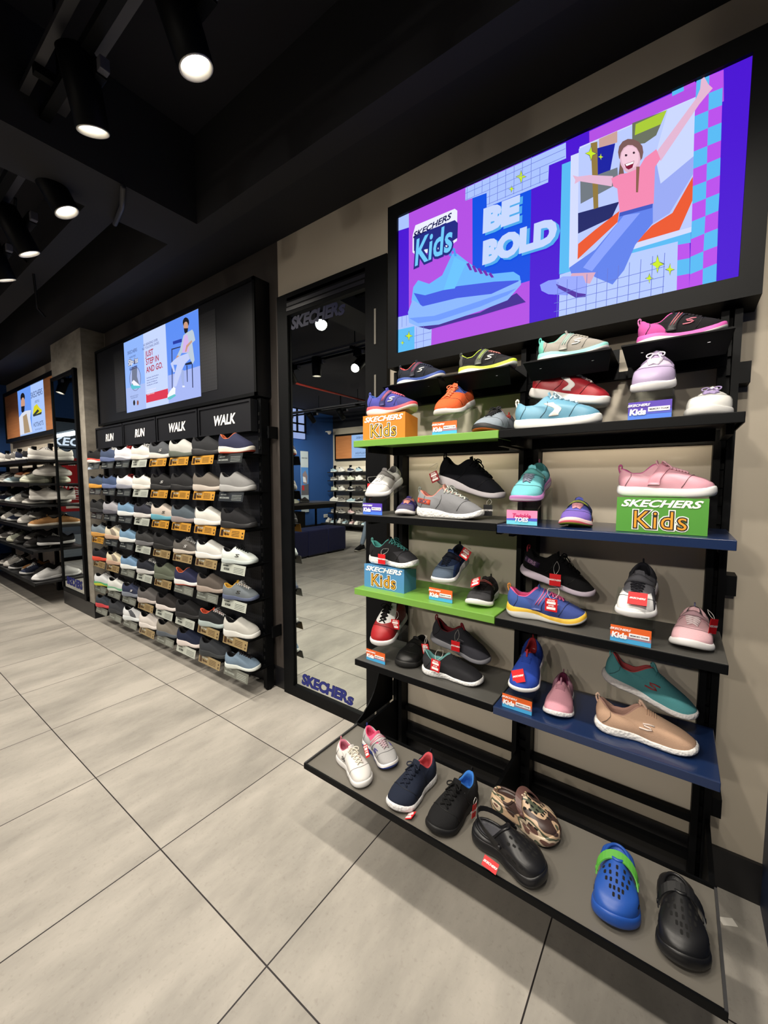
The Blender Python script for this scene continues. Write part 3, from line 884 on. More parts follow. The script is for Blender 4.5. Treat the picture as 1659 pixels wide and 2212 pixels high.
def camo_mat():
    if 'camo' in _M: return _M['camo']
    def f(nt, b):
        N = nt.nodes.new; L = nt.links.new
        tc = N('ShaderNodeTexCoord'); mp = N('ShaderNodeMapping'); mp.inputs['Scale'].default_value = (7, 16, 16)
        n = N('ShaderNodeTexNoise'); n.inputs['Scale'].default_value = 1.6; n.inputs['Detail'].default_value = 1
        r = N('ShaderNodeValToRGB'); r.color_ramp.interpolation = 'CONSTANT'; e = r.color_ramp.elements
        e[0].position = 0; e[0].color = lin('3c2c28'); e[1].position = .42; e[1].color = lin('b89c80')
        for p, h in ((.5, '4a5040'), (.56, 'cbb8a0'), (.63, '6a4c44')): q = e.new(p); q.color = lin(h)
        L(tc.outputs['Object'], mp.inputs[0]); L(mp.outputs[0], n.inputs['Vector']); L(n.outputs['Fac'], r.inputs[0]); L(r.outputs[0], b.inputs['Base Color'])
        b.inputs['Roughness'].default_value = 0.4
    _M['camo'] = nodes_mat('camouflage_foam', f)
    return _M['camo']

# ------------------------------------------------------------------ pictures shown on the screens (per mille of the screen's width and height)
KIDS_ART = """b04fe0 46,1000 303,998 490,998 500,7 49,4
0a4fe0 299,995 494,996 498,267 306,262
b04fe0 654,995 948,996 952,850 899,850 657,861
a8c0ff 274,996 592,993 594,904 546,906 545,811 351,813 350,904 274,914
a8c0ff -3,1007 46,1000 47,900 -3,909
a8c0ff -2,275 56,269 148,166 146,7 74,2 -2,180
58b8f0 -2,180 73,175 74,-2 -1,0
58b8f0 583,879 608,877 893,911 902,228 585,255
d0d8ff 607,906 629,904 630,934 897,927 905,280 612,273
b8c8ff 628,925 838,925 895,918 903,305 635,314
6a7060 760,936 837,925 816,822 791,806 762,825
a8c838 768,923 837,925 825,868 767,868
c8a098 680,930 725,930 726,870 681,882
1820a0 672,886 721,870 710,718 677,736
202868 632,570 737,553 720,481 634,455
707880 635,743 729,738 733,651 638,617
907840 659,927 676,920 685,561 673,561
98a8f0 897,922 899,560 854,406 815,378 816,720 839,925
c8d4ff 897,922 899,647 831,570 816,720 839,925
e85830 899,549 902,439 877,307 780,307 816,371 860,403
e85830 635,396 678,444 738,503 735,447 635,310
58b8f0 896,1002 921,998 922,916 896,918
b850e8 921,998 947,995 948,914 922,916
b850e8 896,918 922,916 923,836 896,836
58b8f0 922,916 948,914 949,834 923,836
58b8f0 896,836 923,836 924,754 897,752
b850e8 923,836 949,834 950,754 924,754
b850e8 897,752 924,754 925,670 898,668
58b8f0 924,754 950,754 951,672 925,670
58b8f0 898,668 925,670 926,588 899,585
b850e8 925,670 951,672 952,592 926,588
b850e8 899,585 926,588 927,504 900,501
58b8f0 926,588 952,592 953,510 927,504
58b8f0 900,501 927,504 928,421 901,415
b850e8 927,504 953,510 954,426 928,421
b850e8 901,415 928,421 929,337 902,330
58b8f0 928,421 954,426 954,344 929,337
58b8f0 902,330 929,337 929,253 902,244
b850e8 929,337 954,344 955,260 929,253
b850e8 902,244 929,253 929,168 903,157
58b8f0 929,253 955,260 956,176 929,168
58b8f0 903,157 929,168 930,82 904,71
b850e8 929,168 956,176 957,93 930,82
b850e8 904,71 930,82 931,-4 904,-16
58b8f0 930,82 957,93 958,7 931,-4
b850e8 874,234 900,228 902,152 875,157
58b8f0 875,157 902,152 903,75 876,78
b850e8 876,78 903,75 904,-4 877,0
58b8f0 846,1023 870,1025 871,980 847,979
b850e8 870,1025 893,1025 894,982 871,980
b4c8ff 587,251 762,258 875,251 878,4 588,0
7a5a58 789,761 787,733 779,717 767,713 754,724 741,749 732,781 729,815 731,843 739,861 751,863 764,850 777,825 786,795
7a5a50 736,791 746,688 745,535 737,540 732,676
e0b4c8 783,733 782,702 775,683 766,677 754,686 745,709 737,742 734,775 736,806 742,825 752,831 763,820 773,797 780,765
f0c8d8 779,743 778,720 772,704 764,701 755,708 746,725 740,752 737,781 739,804 745,820 753,824 762,815 771,797 777,772
801838 746,738 769,736 765,704 756,702 750,715
ffffff 748,736 768,734 766,724 751,724
402838 752,779 751,775 749,775 746,779 746,784 746,788 748,788 751,784
402838 770,775 769,772 767,772 765,775 764,781 765,784 767,784 769,781
e0b4d0 817,731 897,916 904,952 905,996 911,1002 920,957 929,930 916,906 904,882 829,681
e0b4d0 614,791 622,759 620,738 633,743 717,647 719,699 660,754 628,772
f088b0 715,690 737,695 754,686 780,688 793,729 818,750 828,693 817,663 818,480 739,492 731,624 721,643
8a6050 774,701 782,695 781,565 776,569
6080e8 739,492 816,481 818,381 780,296 756,178 729,116 682,184 676,212 621,230 613,275 682,335 735,440
88a0f8 750,471 788,455 704,283 675,219 651,253
4058c0 739,492 816,481 815,460 738,471
d8a8c0 621,239 685,207 671,152 614,203
8898f8 530,223 555,235 604,221 621,166 612,118 556,153 535,185
98a8ff 577,223 596,235 652,207 663,143 661,87 635,94 586,171
5030a0 577,203 641,116 661,100 661,84 635,91 583,176
402890 91,162 335,150 458,212 488,141 335,128 140,121
68b4f8 61,362 69,458 90,496 137,444 190,474 214,549 229,597 247,585 287,506 329,428 377,376 446,349 467,312 471,262 374,226 250,244 111,264
4058e0 71,415 120,373 249,367 381,324 464,287 457,255 374,226 250,253 111,280
68c0f8 237,567 282,504 240,357 196,369
4898f0 216,617 222,642 238,626 246,569 237,574 233,613 226,615 226,581 217,586
7028b0 282,497 292,497 304,442 295,446
7028b0 303,469 312,469 324,419 314,422
7028b0 322,440 332,440 344,396 334,399
7028b0 342,414 352,414 363,373 354,376
7028b0 362,385 371,387 382,351 373,353
88b4ff 46,287 66,369 111,299 249,287 374,250 471,283 471,255 429,182 335,159 179,139 91,162 51,209
6c98f8 51,242 159,209 334,225 458,241 429,214 335,187 178,169 91,187
e8ecff 77,891 236,888 246,868 246,670 203,642 137,663 81,677 65,709 65,827
202880 71,822 237,813 249,784 248,688 194,663 119,695 85,688 71,717
283060 463,948 468,914 481,893 468,893 464,865 459,900 446,922 459,922
c8e828 463,943 467,913 479,895 468,895 464,870 460,900 448,920 460,920
283060 434,881 437,863 444,852 437,852 434,836 431,856 424,866 431,866
c8e828 434,879 436,863 442,852 436,852 434,840 432,856 426,866 432,866
283060 832,212 837,173 850,153 838,148 834,114 829,153 816,173 829,178
c8e828 832,205 837,171 847,153 837,150 834,119 829,153 818,171 829,176
283060 861,152 863,125 872,112 864,109 862,87 859,112 850,125 858,128
c8e828 861,148 863,125 871,114 863,111 862,91 859,114 852,125 859,128
283060 816,127 819,105 826,94 819,91 817,71 814,94 806,105 813,107
c8e828 816,123 818,105 825,94 819,93 817,75 814,94 808,103 814,107
283060 661,909 665,873 678,852 665,852 662,824 657,859 645,882 656,882
c8e828 661,904 664,873 675,854 665,854 662,829 658,861 646,881 657,881
283060 687,847 688,829 695,820 688,820 688,806 685,824 679,832 685,832
c8e828 687,843 688,829 693,820 688,820 688,809 685,824 680,832 685,832
283060 51,150 56,119 70,103 56,100 51,73 46,103 32,119 46,123
c8e828 51,144 55,118 68,105 55,102 51,77 47,105 35,118 47,121
283060 22,91 25,77 32,68 25,66 22,52 20,68 13,75 20,78
c8e828 22,89 24,75 30,70 24,66 22,55 20,68 13,75 20,77"""
STEP_ART = """8fb4f8 -3,1007 306,1003 305,5 6,3
a8bcf0 5,350 309,348 305,5 6,3
c4d4ff 306,1003 613,1002 617,0 305,5
5c8cf0 613,1002 998,995 1001,352 624,352
a4b4f0 624,352 1001,352 1002,-5 617,0
d8304c 310,190 613,193 615,77 310,77
303868 244,425 238,376 223,333 203,301 177,284 150,282 124,298 100,328 82,371 72,422 70,476 78,528 93,571 114,603 140,618 168,618 194,601 216,570 233,528 243,477
a8b8e8 239,427 233,378 219,338 200,307 177,289 151,287 126,303 103,333 87,373 77,423 76,476 83,524 97,566 118,596 142,611 167,611 192,596 213,566 229,524 238,477
707890 116,615 197,598 188,470 220,333 103,373
58c0d0 91,394 131,366 229,331 236,305 119,312 87,336
f0f0ff 100,415 134,439 195,373 229,331 130,361
283058 677,666 802,653 802,641 688,650 672,166 663,169
283058 848,406 859,402 857,207 849,209
283058 909,401 919,399 916,122 906,124
182038 835,432 916,432 912,399 835,411
2038a0 698,747 805,739 807,699 700,709
181820 896,889 892,866 881,848 866,843 850,850 836,868 827,894 824,922 829,946 840,962 855,967 870,958 884,941 894,916
c89880 885,850 881,828 874,812 863,807 851,812 841,828 834,848 832,873 835,895 843,911 855,916 867,911 877,897 883,875
181820 834,848 883,829 874,782 857,775 840,796
b8c8d8 827,768 868,786 928,794 942,761 957,660 923,641 942,437 921,395 897,453 873,544 799,570 777,537 745,561 780,618
d0b0e8 841,763 871,763 884,676 883,554 806,568 824,700
c89880 745,561 777,537 760,470 728,483 724,526
c89880 856,639 918,676 923,653 872,613 854,564 837,570
c0ccf4 763,540 873,544 891,469 835,432 806,385 760,286 721,190 685,192 697,319 739,449 695,463 713,371 692,371 660,490 713,523
a0b0e0 792,376 819,354 815,171 796,169 782,294
f0f4ff 607,110 639,153 685,195 710,171 703,99 635,57 603,73
60c0c8 605,80 696,101 713,77 635,45 608,56
e8ecff 791,179 819,172 825,153 795,157
181820 144,117 139,94 130,82 119,84 113,99 110,124 114,146 124,159 134,157 141,139
905040 198,105 194,84 186,73 177,75 171,89 169,110 173,131 181,143 190,139 197,125"""
LIFE_ART = """6898f0 -91,1016 542,1010 504,41 -92,34
a8c4f8 542,1010 1008,980 985,33 504,41
181820 298,808 284,769 256,741 217,730 177,738 143,764 121,802 119,846 133,885 163,913 202,923 242,915 275,889 295,851
c89880 286,674 270,618 242,577 205,557 167,564 136,595 119,648 119,707 134,764 165,807 202,825 240,816 269,784 286,733
181820 122,644 269,633 244,531 165,498 120,538
d8dce8 -37,423 146,502 302,521 505,500 456,344 504,41 -92,34
a89070 167,421 324,456 419,51 179,49
d8d028 566,400 624,551 737,580 817,487 904,428 870,364 583,359
303838 565,387 751,470 809,425 686,380 890,393 874,349 582,348"""

def art(mb, A, x0, x1, z0, z1, y, s=1.0, start=0):
    for i, ln in enumerate(A.strip().split('\n')):
        q = ln.split(); pts = []
        for p in q[1:]:
            u, v = p.split(','); u = min(1000, max(0, int(u))); v = min(1000, max(0, int(v)))
            pts.append((lerp(x0, x1, u/1000), y-(start+i)*0.00004, lerp(z0, z1, v/1000)))
        mb.add(pts, [tuple(range(len(pts)))], glow(q[0], s))
    return y-(start+i+1)*0.00004

# ------------------------------------------------------------------ big screen over the children's shelves
def big_screen():
    X0, X1, Z0, Z1, Y = -1.015, .105, 1.863, 2.424, 1.5
    t = thing('wall_screen', 'large lit screen showing purple children\'s shoe advert above the kids shelves', 'screen', (0, 0, 0))
    b = MB(); a0, a1, c0, c1 = -1.063, .155, 1.805, 2.478
    b.box(a0, X0, Y-.012, YW, c0, c1, M_BLK).box(X1, a1, Y-.012, YW, c0, c1, M_BLK).box(X0, X1, Y-.012, YW, c0, Z0, M_BLK).box(X0, X1, Y-.012, YW, Z1, c1, M_BLK)
    b.build('frame', t)
    b = MB().box(X0, X1, Y, Y+.03, Z0, Z1, glow('4a14d0', 1.0))
    y = art(b, KIDS_ART, X0, X1, Z0, Z1, Y-.0002)
    w, h_ = X1-X0, Z1-Z0; gm = glow('6878d0')
    P = lambda u, v: (X0+u*w, Z0+v*h_)
    def vline(u, v0, v1): x, a = P(u, v0); _, c = P(u, v1); b.box(x-.0008, x+.0008, y-.0001, y, a, c, gm)
    def hline(v, u0, u1): a, z = P(u0, v); c, _ = P(u1, v); b.box(a, c, y-.0001, y, z-.0008, z+.0008, gm)
    for i in range(9): vline(.282+i*.0265, .912, .995)
    for i in range(7): vline(.362+i*.0265, .82, .91)
    for v in (.955, .912): hline(v, .275, .592)
    for v in (.87, .825): hline(v, .352, .545)
    for i in range(11): vline(.583+i*.0265, .005, .21)
    for v in (.04, .09, .14): hline(v, .574, .85)
    for u in (.085, .115): vline(u, .005, .16)
    for v in (.05, .1): hline(v, .075, .147)
    for u in (.02, .04): vline(u, .19, .27)
    b.build('picture', t)
    b = MB()
    def tx(s, u, v, size, c, th=.03, sh=.0, sx=1, rot=0, fit=None):
        x, z = P(u, v); text(b, s, size, glow(c), Matrix.Translation((x, y-.0008-tx.k*.0002, z)) @ Matrix.Rotation(radians(90), 4, 'X') @ Matrix.Rotation(rot, 4, 'Z'), th, sh, sx, fit=fit); tx.k += 1
    tx.k = 0
    tx('SKECHERS', .147, .835, .030, '141450', .03, .35, 1.25, .09)
    tx('Kids', .152, .70, .105, '202880', .09, .2, 1, .06, (.190, .125)); tx('Kids', .152, .70, .105, '70c8f8', .02, .2, 1, .06, (.175, .105))
    for s, u, v, w_ in (('BE', .402, .725, .136), ('BOLD', .459, .52, .262)):
        tx(s, u+.009, v-.016, .13, '50a8e8', .075, 0, 1, -.02, (w_, .088)); tx(s, u, v, .13, 'c4d4ff', .075, 0, 1, -.02, (w_, .088))
    b.build('lettering', t)
big_screen()

# ------------------------------------------------------------------ children's display: rack, shelves, tray
PANEL = mat('d2c8b8', 0.75)
def kids_rack():
    t = thing('display_rack', 'black steel wall rack carrying the children\'s shelves', 'rack', (0, 0, 0))
    for x in (-1.045, -.459, .100):
        b = MB(); dx = .024 if x != -.459 else .036
        b.box(x-dx, x-dx+.018, 1.545, 1.60, .02, 1.80, M_BLK).box(x+dx-.018, x+dx, 1.545, 1.60, .02, 1.80, M_BLK).box(x-dx, x+dx, 1.592, 1.60, .02, 1.80, M_BLK)
        z = .08
        while z < 1.78: b.box(x-dx+.018, x+dx-.018, 1.58, 1.592, z, z+.03, M_BLK); z += .055
        b.box(x-dx, x+dx, 1.54, 1.60, 0, .02, M_BLK)
        b.build('upright', t)
    for z in (.45, .222, .09, .83, 1.135, 1.435, 1.66): MB().box(-1.02, .08, 1.575, 1.598, z-.012, z+.012, M_BLK).build('crossbar', t)
    for x0, x1 in ((-1.0, -.50), (-.42, .065)):
        for z0, z1 in ((.235, .44), (.462, .82), (.824, 1.13), (1.134, 1.42), (1.424, 1.75)):
            MB().box(x0-.02, x1+.02, 1.60, 1.612, z0, z1, PANEL).build('back_panel', t)
    for z in (.30, 1.0, 1.62): MB().box(.124, .15, 1.56, YW-.002, z-.03, z+.03, M_BLK).build('wall_bracket', t); MB().box(-1.10, -1.069, 1.56, YW-.002, z-.03, z+.03, M_BLK).build('wall_bracket', t)
kids_rack()
C_GREEN, C_GREY, C_NAVY = mat('6c9c3e', 0.4, coat=.2), mat('484744', 0.45), mat('16294f', 0.3, coat=.3)
def shelf(x0, x1, z, top, edge, label, nm='shelf_board', led=0):
    t = thing(nm, label, 'shelf', ((x0+x1)/2, 1.42, z)); w = (x1-x0)/2-.001
    MB().box(-w, w, -.155, .118, -.014, 0, top, bev=.002).build('board', t)
    MB().box(-w, w, -.158, -.154, -.026, -.0005, edge, bev=.0015).box(-w, -w+.003, -.154, .118, -.026, -.014, edge).box(w-.003, w, -.154, .118, -.026, -.014, edge).build('front_lip', t)
    if led:
        MB().box(-w*.86, w*.86, .060, .070, -.050, -.014, M_BLK).build('light_channel', t)
        MB().box(-w*.84, w*.84, .0705, .073, -.046, -.018, glow('ffeed2', led)).build('light_strip', t)
    for sx in (-1, 1):
        MB().box(sx*w*.93-.008, sx*w*.93+.008, -.08, .118, -.045, -.014, M_BLK).build('bracket', t)
XA, XM, XB = -1.072, -.470, .118
BLKTOP = mat('26262a', 0.4)
shelf(XA, XM, 1.472, C_GREEN, C_GREEN, 'lime green shelf board below the big screen', led=6.5)
shelf(XM, XB, 1.472, BLKTOP, M_BLK, 'black shelf board right of the upper green shelf', led=6.5)
shelf(XA, XM, 1.174, C_GREY, M_BLK, 'dark grey shelf board between the two green shelves')
shelf(XM, XB, 1.170, C_NAVY, C_NAVY, 'navy shelf board under the green shoe box')
shelf(XA, XM, .868, C_GREEN, C_GREEN, 'lime green shelf board under the blue shoe box')
shelf(XM, XB, .864, C_GREY, M_BLK, 'dark grey shelf board right of the lower green shelf')
shelf(XA, XM, .565, C_GREY, M_BLK, 'dark grey shelf board, lowest on the left of the kids rack')
shelf(XM, XB, .562, C_NAVY, C_NAVY, 'navy shelf board holding the teal and beige slip-ons')
t = thing('display_tray', 'long grey low display tray holding sneakers and clogs', 'tray', (-.47, 1.115, .283)); w = .59
MB().box(-w, w, -.148, .148, -.016, -.006, mat('6a665f', 0.28, spec=.6)).build('tray_base', t)
b = MB().box(-w-.003, w+.003, -.152, -.146, -.020, .0, M_BLK).box(-w-.003, w+.003, .146, .152, -.020, .003, M_BLK).box(-w-.003, -w+.003, -.15, .15, -.020, .002, mat('38383a', .4)).box(w-.003, w+.003, -.15, .15, -.020, .002, mat('38383a', .4)); b.build('rim', t)

TRO = Vector((-.47, 1.115, .283))
for x in (-1.055, -.466, .11):
    b = MB(); b.add([(x, 1.535, .27), (x, 1.22, .265), (x, 1.30, .235), (x, 1.46, .10), (x, 1.535, .06)] + [(x+.012, 1.535, .27), (x+.012, 1.22, .265), (x+.012, 1.30, .235), (x+.012, 1.46, .10), (x+.012, 1.535, .06)],
        [(0, 1, 2, 3, 4), (9, 8, 7, 6, 5), (0, 5, 6, 1), (1, 6, 7, 2), (2, 7, 8, 3), (3, 8, 9, 4), (4, 9, 5, 0)], M_BLK)
    b.v = [tuple(Vector(v)-TRO) for v in b.v]; b.build('tray_arm', t)
b = MB(); gp = [(1.545, .57)]+[(p.y, p.z) for p in curve([(0, 1.515, .55), (0, 1.455, .47), (0, 1.40, .36), (0, 1.33, .30), (0, 1.25, .268)], 4)]+[(1.25, .262), (1.545, .262)]; ng = len(gp)
b.add([(-1.078, y_, z_) for y_, z_ in gp]+[(-1.073, y_, z_) for y_, z_ in gp], [tuple(range(ng)), tuple(range(2*ng-1, ng-1, -1))]+[(i, (i+1) % ng, (i+1) % ng+ng, i+ng) for i in range(ng)], M_BLK)
b.v = [tuple(Vector(v)-TRO) for v in b.v]; b.build('side_gusset', t)

def ledge(x0, x1, label):
    t = thing('display_ledge', label, 'ledge', ((x0+x1)/2, 1.42, 1.69), group=None); w = (x1-x0)/2
    MB().box(-w, w, -.08, .118, -.004, 0, M_BLK).build('plate', t)
    b = MB(); b.add([(-w, -.08, 0), (w, -.08, 0), (w*.9, -.02, -.05), (-w*.9, -.02, -.05), (-w, -.076, 0), (w, -.076, 0), (w*.9, -.016, -.048), (-w*.9, -.016, -.048)],
          [(0, 3, 2, 1), (4, 5, 6, 7), (0, 1, 5, 4), (1, 2, 6, 5), (2, 3, 7, 6), (3, 0, 4, 7)], M_BLK); b.build('front_flap', t)
    MB().box(-w, w, .115, .118, -.05, .045, M_BLK).build('back_plate', t)
    for sx in (-1, 1): MB().box(sx*w*.6-.003, sx*w*.6+.003, -.054, -.05, -.022, -.016, mat('d0d0d0', .3, metal=1)).build('screw', t)
ledge(-.985, -.735, 'small black ledge holding the black and blue strap shoe')
ledge(-.715, -.47, 'small black ledge holding the black and lime shoe')
ledge(-.425, -.175, 'small black ledge holding the mint and grey shoe')
ledge(-.15, .095, 'small black ledge holding the pink and black shoe')

def shoe_box(x0, x1, y, z, d, hh, h, label):
    t = thing('shoe_box', label, 'box', ((x0+x1)/2, y, z)); w = (x1-x0)/2; m = card(h)
    b = MB(); b.add([(-w, 0, 0), (w, 0, 0), (w, d, 0), (-w, d, 0), (-w, 0, hh), (w, 0, hh), (w, d, hh*.86), (-w, d, hh*.86)], [(0, 3, 2, 1), (4, 5, 6, 7), (0, 1, 5, 4), (1, 2, 6, 5), (2, 3, 7, 6), (3, 0, 4, 7)], m)
    cb = b.build('carton', t)
    b = MB(); k = hh/.095
    wordmark(b, .026*k*min(1, w/.1), card('f8f8f4'), upright(0, -.0012, hh*.82), 1.45)
    for i, (c, th) in enumerate((('f8f8f4', .075), ('2c2418', .04), ('e8a030', -.005))):
        text(b, 'Kids', .068*k, card(c), upright(.0, -.0010-i*.0006, hh*.34), th, 0, .95, 'CENTER', 1.1)
    b.build('lettering', cb)
shoe_box(-1.044, -.841, 1.29, 1.472, .09, .098, 'd67c28', 'orange kids shoe box on the upper green shelf')
shoe_box(-.139, .063, 1.30, 1.171, .09, .095, '52983a', 'green kids shoe box on the navy shelf')
shoe_box(-1.056, -.856, 1.31, .868, .09, .097, '4c88b8', 'blue kids shoe box on the lower green shelf')

PRICE = {'orange': ('e06428', '48a8e0'), 'purple': ('5038a8', '4878e0'), 'pink': ('f08cb8', '70d0e8')}
def riser(x, y, z, label, kind='orange', rz=0, w=.10, d=.17, h0=.052, h1=.115):
    t = thing('acrylic_riser', label, 'riser', (x, y, z), (0, 0, radians(rz))); a = acrylic(); w2 = w/2; T_ = .002
    b = MB().box(-w2, w2, 0, T_, 0, h0, a)
    b.add([(-w2, 0, h0), (w2, 0, h0), (w2, d, h1), (-w2, d, h1), (-w2, 0, h0+T_), (w2, 0, h0+T_), (w2, d, h1+T_), (-w2, d, h1+T_)], [(0, 3, 2, 1), (4, 5, 6, 7), (0, 1, 5, 4), (1, 2, 6, 5), (2, 3, 7, 6), (3, 0, 4, 7)], a)
    b.box(-w2, w2, d-T_, d, 0, h1, a); b.build('stand', t)
    if kind:
        c1, c2 = PRICE[kind]; hh = h0*.9; b = MB()
        def rr(z0, z1, r=.004): return [(-w2+.002, z0), (w2-.002, z0), (w2-.002, z1), (-w2+.002, z1)]
        b.prism(rr(.001, hh*.35), -.0015, -.0005, card(c2)).prism(rr(hh*.35, hh), -.0015, -.0005, card(c1))
        b.prism([(-w2+.002, hh*.30), (w2-.002, hh*.30), (w2-.002, hh*.5), (-w2+.002, hh*.42)], -.0020, -.0016, card('a88090' if kind == 'orange' else '5058c8'))
        pc = b.build('price_card', t)
        b = MB(); wht = card('f4f4f8')
        if kind == 'pink':
            text(b, 'Twinkle', .018, card('c02868'), upright(0, -.0032, hh*.62), .03, .2); text(b, 'TOES', .018, wht, upright(0, -.0034, hh*.36), .04, .2)
        else:
            wordmark(b, .0085, wht, upright(-.024, -.0032, hh*.80)); text(b, 'Kids', .021, wht, upright(-.026, -.0032, hh*.42), .05, .1)
            b.box(-.003, .044, -.0030, -.0024, hh*.42, hh*.66, wht)
            text(b, 'MEMORY FOAM', .0058, card('303040'), upright(.0205, -.0036, hh*.54), .02)
        b.build('lettering', pc)
    return t
riser(-.676, 1.29, 1.472, 'clear riser with orange card under the orange sneaker')
riser(-.072, 1.28, 1.472, 'clear riser with purple card under the lilac sneaker', 'purple')
riser(-.988, 1.28, 1.175, 'clear riser with purple card under the white and grey sneaker', 'purple')
riser(-.399, 1.29, 1.171, 'clear riser with pink and aqua card under the aqua sneaker', 'pink')
riser(-.692, 1.305, .868, 'clear riser with orange card on the lower green shelf')
riser(-.090, 1.27, .864, 'clear riser with orange card under the white-toed grey sneaker')
riser(-.981, 1.29, .565, 'clear riser with orange card under the red and white high-top')
riser(-.396, 1.28, .562, 'clear riser with orange card under the royal blue slip-on')
def rack_riser(x0, x1, y, z, label, h0=.125, h1=.055):
    t = thing('acrylic_riser', label, 'riser', (x0, y, z)); a = acrylic(); L = x1-x0
    b = MB().box(0, .002, 0, .08, 0, h0, a).box(L-.002, L, 0, .08, 0, h1, a)
    b.add([(0, 0, h0), (L, 0, h1), (L, .08, h1), (0, .08, h0), (0, 0, h0+.002), (L, 0, h1+.002), (L, .08, h1+.002), (0, .08, h0+.002)], [(0, 3, 2, 1), (4, 5, 6, 7), (0, 1, 5, 4), (1, 2, 6, 5), (2, 3, 7, 6), (3, 0, 4, 7)], a)
    b.build('stand', t)
rack_riser(-.42, -.23, 1.41, 1.472, 'sloping clear riser under the red sneaker', .12, .058)
rack_riser(-.77, -.56, 1.43, 1.175, 'sloping clear riser under the black lace-up knit sneaker', .12, .06)
rack_riser(-.43, -.25, 1.45, .864, 'sloping clear riser under the black and purple sneaker', .10, .055)
rack_riser(-.80, -.60, 1.44, .565, 'sloping clear riser under the charcoal slip-on', .085, .045)
rack_riser(-.16, .03, 1.44, .562, 'sloping clear riser under the teal slip-on', .11, .06)

# ------------------------------------------------------------------ shoes on the children's display
ORW = 'e8e6e2'
K1 = dict(kind='kid')
def leanloc(xh, zh, xt, zt, y):    # centre of a sole that runs from heel to toe
    return ((xh+xt)/2, y, (zh+zt)/2)
# ledge row
shoe('black and blue children\'s strap shoe on the leftmost small ledge', .215, (-.845, 1.41, 1.690), -3, 'kid', '1c2230', ORW, 'e05050', mid='2848a0', strap='3a3c48', strap2='b04870', logo='e8e8e8', tabc='303440', lace='303850', zones={'C': '14161e'})
shoe('black and lime children\'s shoe on the second small ledge', .212, (-.572, 1.41, 1.690), 0, 'kid', '17171a', ORW, 'c8e838', mid='d4ec30', strap='5c605c', strap2='b8d850', logo='e8e8e8', tabc='505450', lace='c07870', zones={'C': '50504c', 'M': '2a2a2c'})
shoe('mint and pale grey strap shoe on the third small ledge', .205, (-.293, 1.41, 1.690), -1, 'kid', 'a09c92', ORW, '60c8b8', mid='8ce0d0', strap='a4a29a', strap2='90d0c4', logo='f0f0f0', tabc='58c4b4', lace='b8b4a8', zones={'C': '68ccb8'})
shoe('pink and black strap shoe on the rightmost small ledge', .200, (-.018, 1.41, 1.690), 0, 'kid', '17151a', ORW, 'e050a8', mid='e858b8', strap='202024', strap2='e06878', logo='e88098', tabc='d070b0', lace='28242c', zones={'H': 'd84ca4'})
# upper shelf
shoe('purple strap shoe with red midsole standing on the orange box', .232, (-.935, 1.338, 1.573), -1, 'kid', '4848a8', ORW, '3858b8', mid='e84858', strap='40407c', strap2='f07080', logo='f0f0f0', tabc='5060b8', lace='e86880', out='f0e8e4', zones={'C': '4850b4', 'T': '44448c'})
shoe('bright orange laced sneaker with blue lining, toe forward on a riser', .205, (-.672, 1.375, 1.565), -93, 'runner', 'ee5a24', 'd8d4d0', '3458b8', lace='f47848', tongue='ee6030', tabc='d0e048', pitch=-19, w=1.35, toe=.21, zones={'E': '3c58b0'}, mid='e0dcd8')
shoe('grey sneaker with orange toe sole beside the black shelf', .205, (-.530, 1.395, 1.474), -97, 'runner', '8c98a4', '26262a', 'b04038', out='f05838', lace='1c1c20', tongue='2c2c30', tabc='c04838', w=1.32, zones={'H': '5c626c'}, mid='222226')
shoe('red sneaker with white wave stripe behind the pale blue one', .252, leanloc(-.425, 1.595, -.198, 1.535, 1.445), -2, 'court', 'b01c28', ORW, 'c83038', lace='f0ece8', tongue='f0ece8', pitch=-14, tex='l', zones={'C': 'c0202c'}, wavy='f0ece8')
shoe('pale blue suede sneaker with white wave stripe on the black shelf', .252, (-.318, 1.345, 1.473), 2, 'court', '62a2c2', 'f0f0ec', '74acc8', lace='c8e0ec', tongue='74acc8', tabc='f0ece4', tex='l', wavy='f4f0e8')
shoe('lilac and white strap sneaker, toe forward on the purple-card riser', .205, (-.066, 1.370, 1.572), -93, 'court', 'b8a4cc', 'f0eef0', 'b098c8', lace='e4dcec', strap='b8a4cc', pitch=-19, w=1.35, toe=.24, tex='l', zones={'V': 'd4c8e0', 'T': 'b8a4cc'})
shoe('white strap sneaker with lilac laces at the right end of the black shelf', .200, (.058, 1.40, 1.473), -97, 'court', 'eeece8', 'e0dedc', 'b8a8d0', lace='a894c8', strap='eeece8', w=1.35, toe=.24, tex='l')
# second row
shoe('white-toed grey strap sneaker on the left purple-card riser', .205, (-.990, 1.375, 1.270), -88, 'kid', 'e8e6e2', 'f4f4f4', '807c7c', lace='f0f0f0', strap='8c8888', tongue='908c8c', pitch=-20, w=1.3, tabc='404040')
shoe('small purple strap shoe with pink laces on the grey shelf', .160, (-.885, 1.38, 1.176), -70, 'kid', '40348c', 'e8e4e4', 'd07050', lace='f09888', strap='4c4890', strap2='d08898', tabc='302c50', w=1.3, zones={'T': '504c68'})
shoe('grey laced sneaker with orange heel patch on the dark grey shelf', .262, (-.680, 1.345, 1.176), 2, 'sock', '84868a', 'f0f0ee', 'e88070', lace='c8ccc4', tongue='e8a090', tabc='98a098', stex='c', patch=('f05838', 'SKX', '3c3858'), bow=True, th=.13)
shoe('black lace-up knit sneaker leaning toe down behind the grey one', .285, leanloc(-.795, 1.300, -.525, 1.240, 1.465), 0, 'sock', '10121c', 'e4dce4', '0c0c14', lace='0c0c12', tabc='101018', pitch=-15, th=.12)
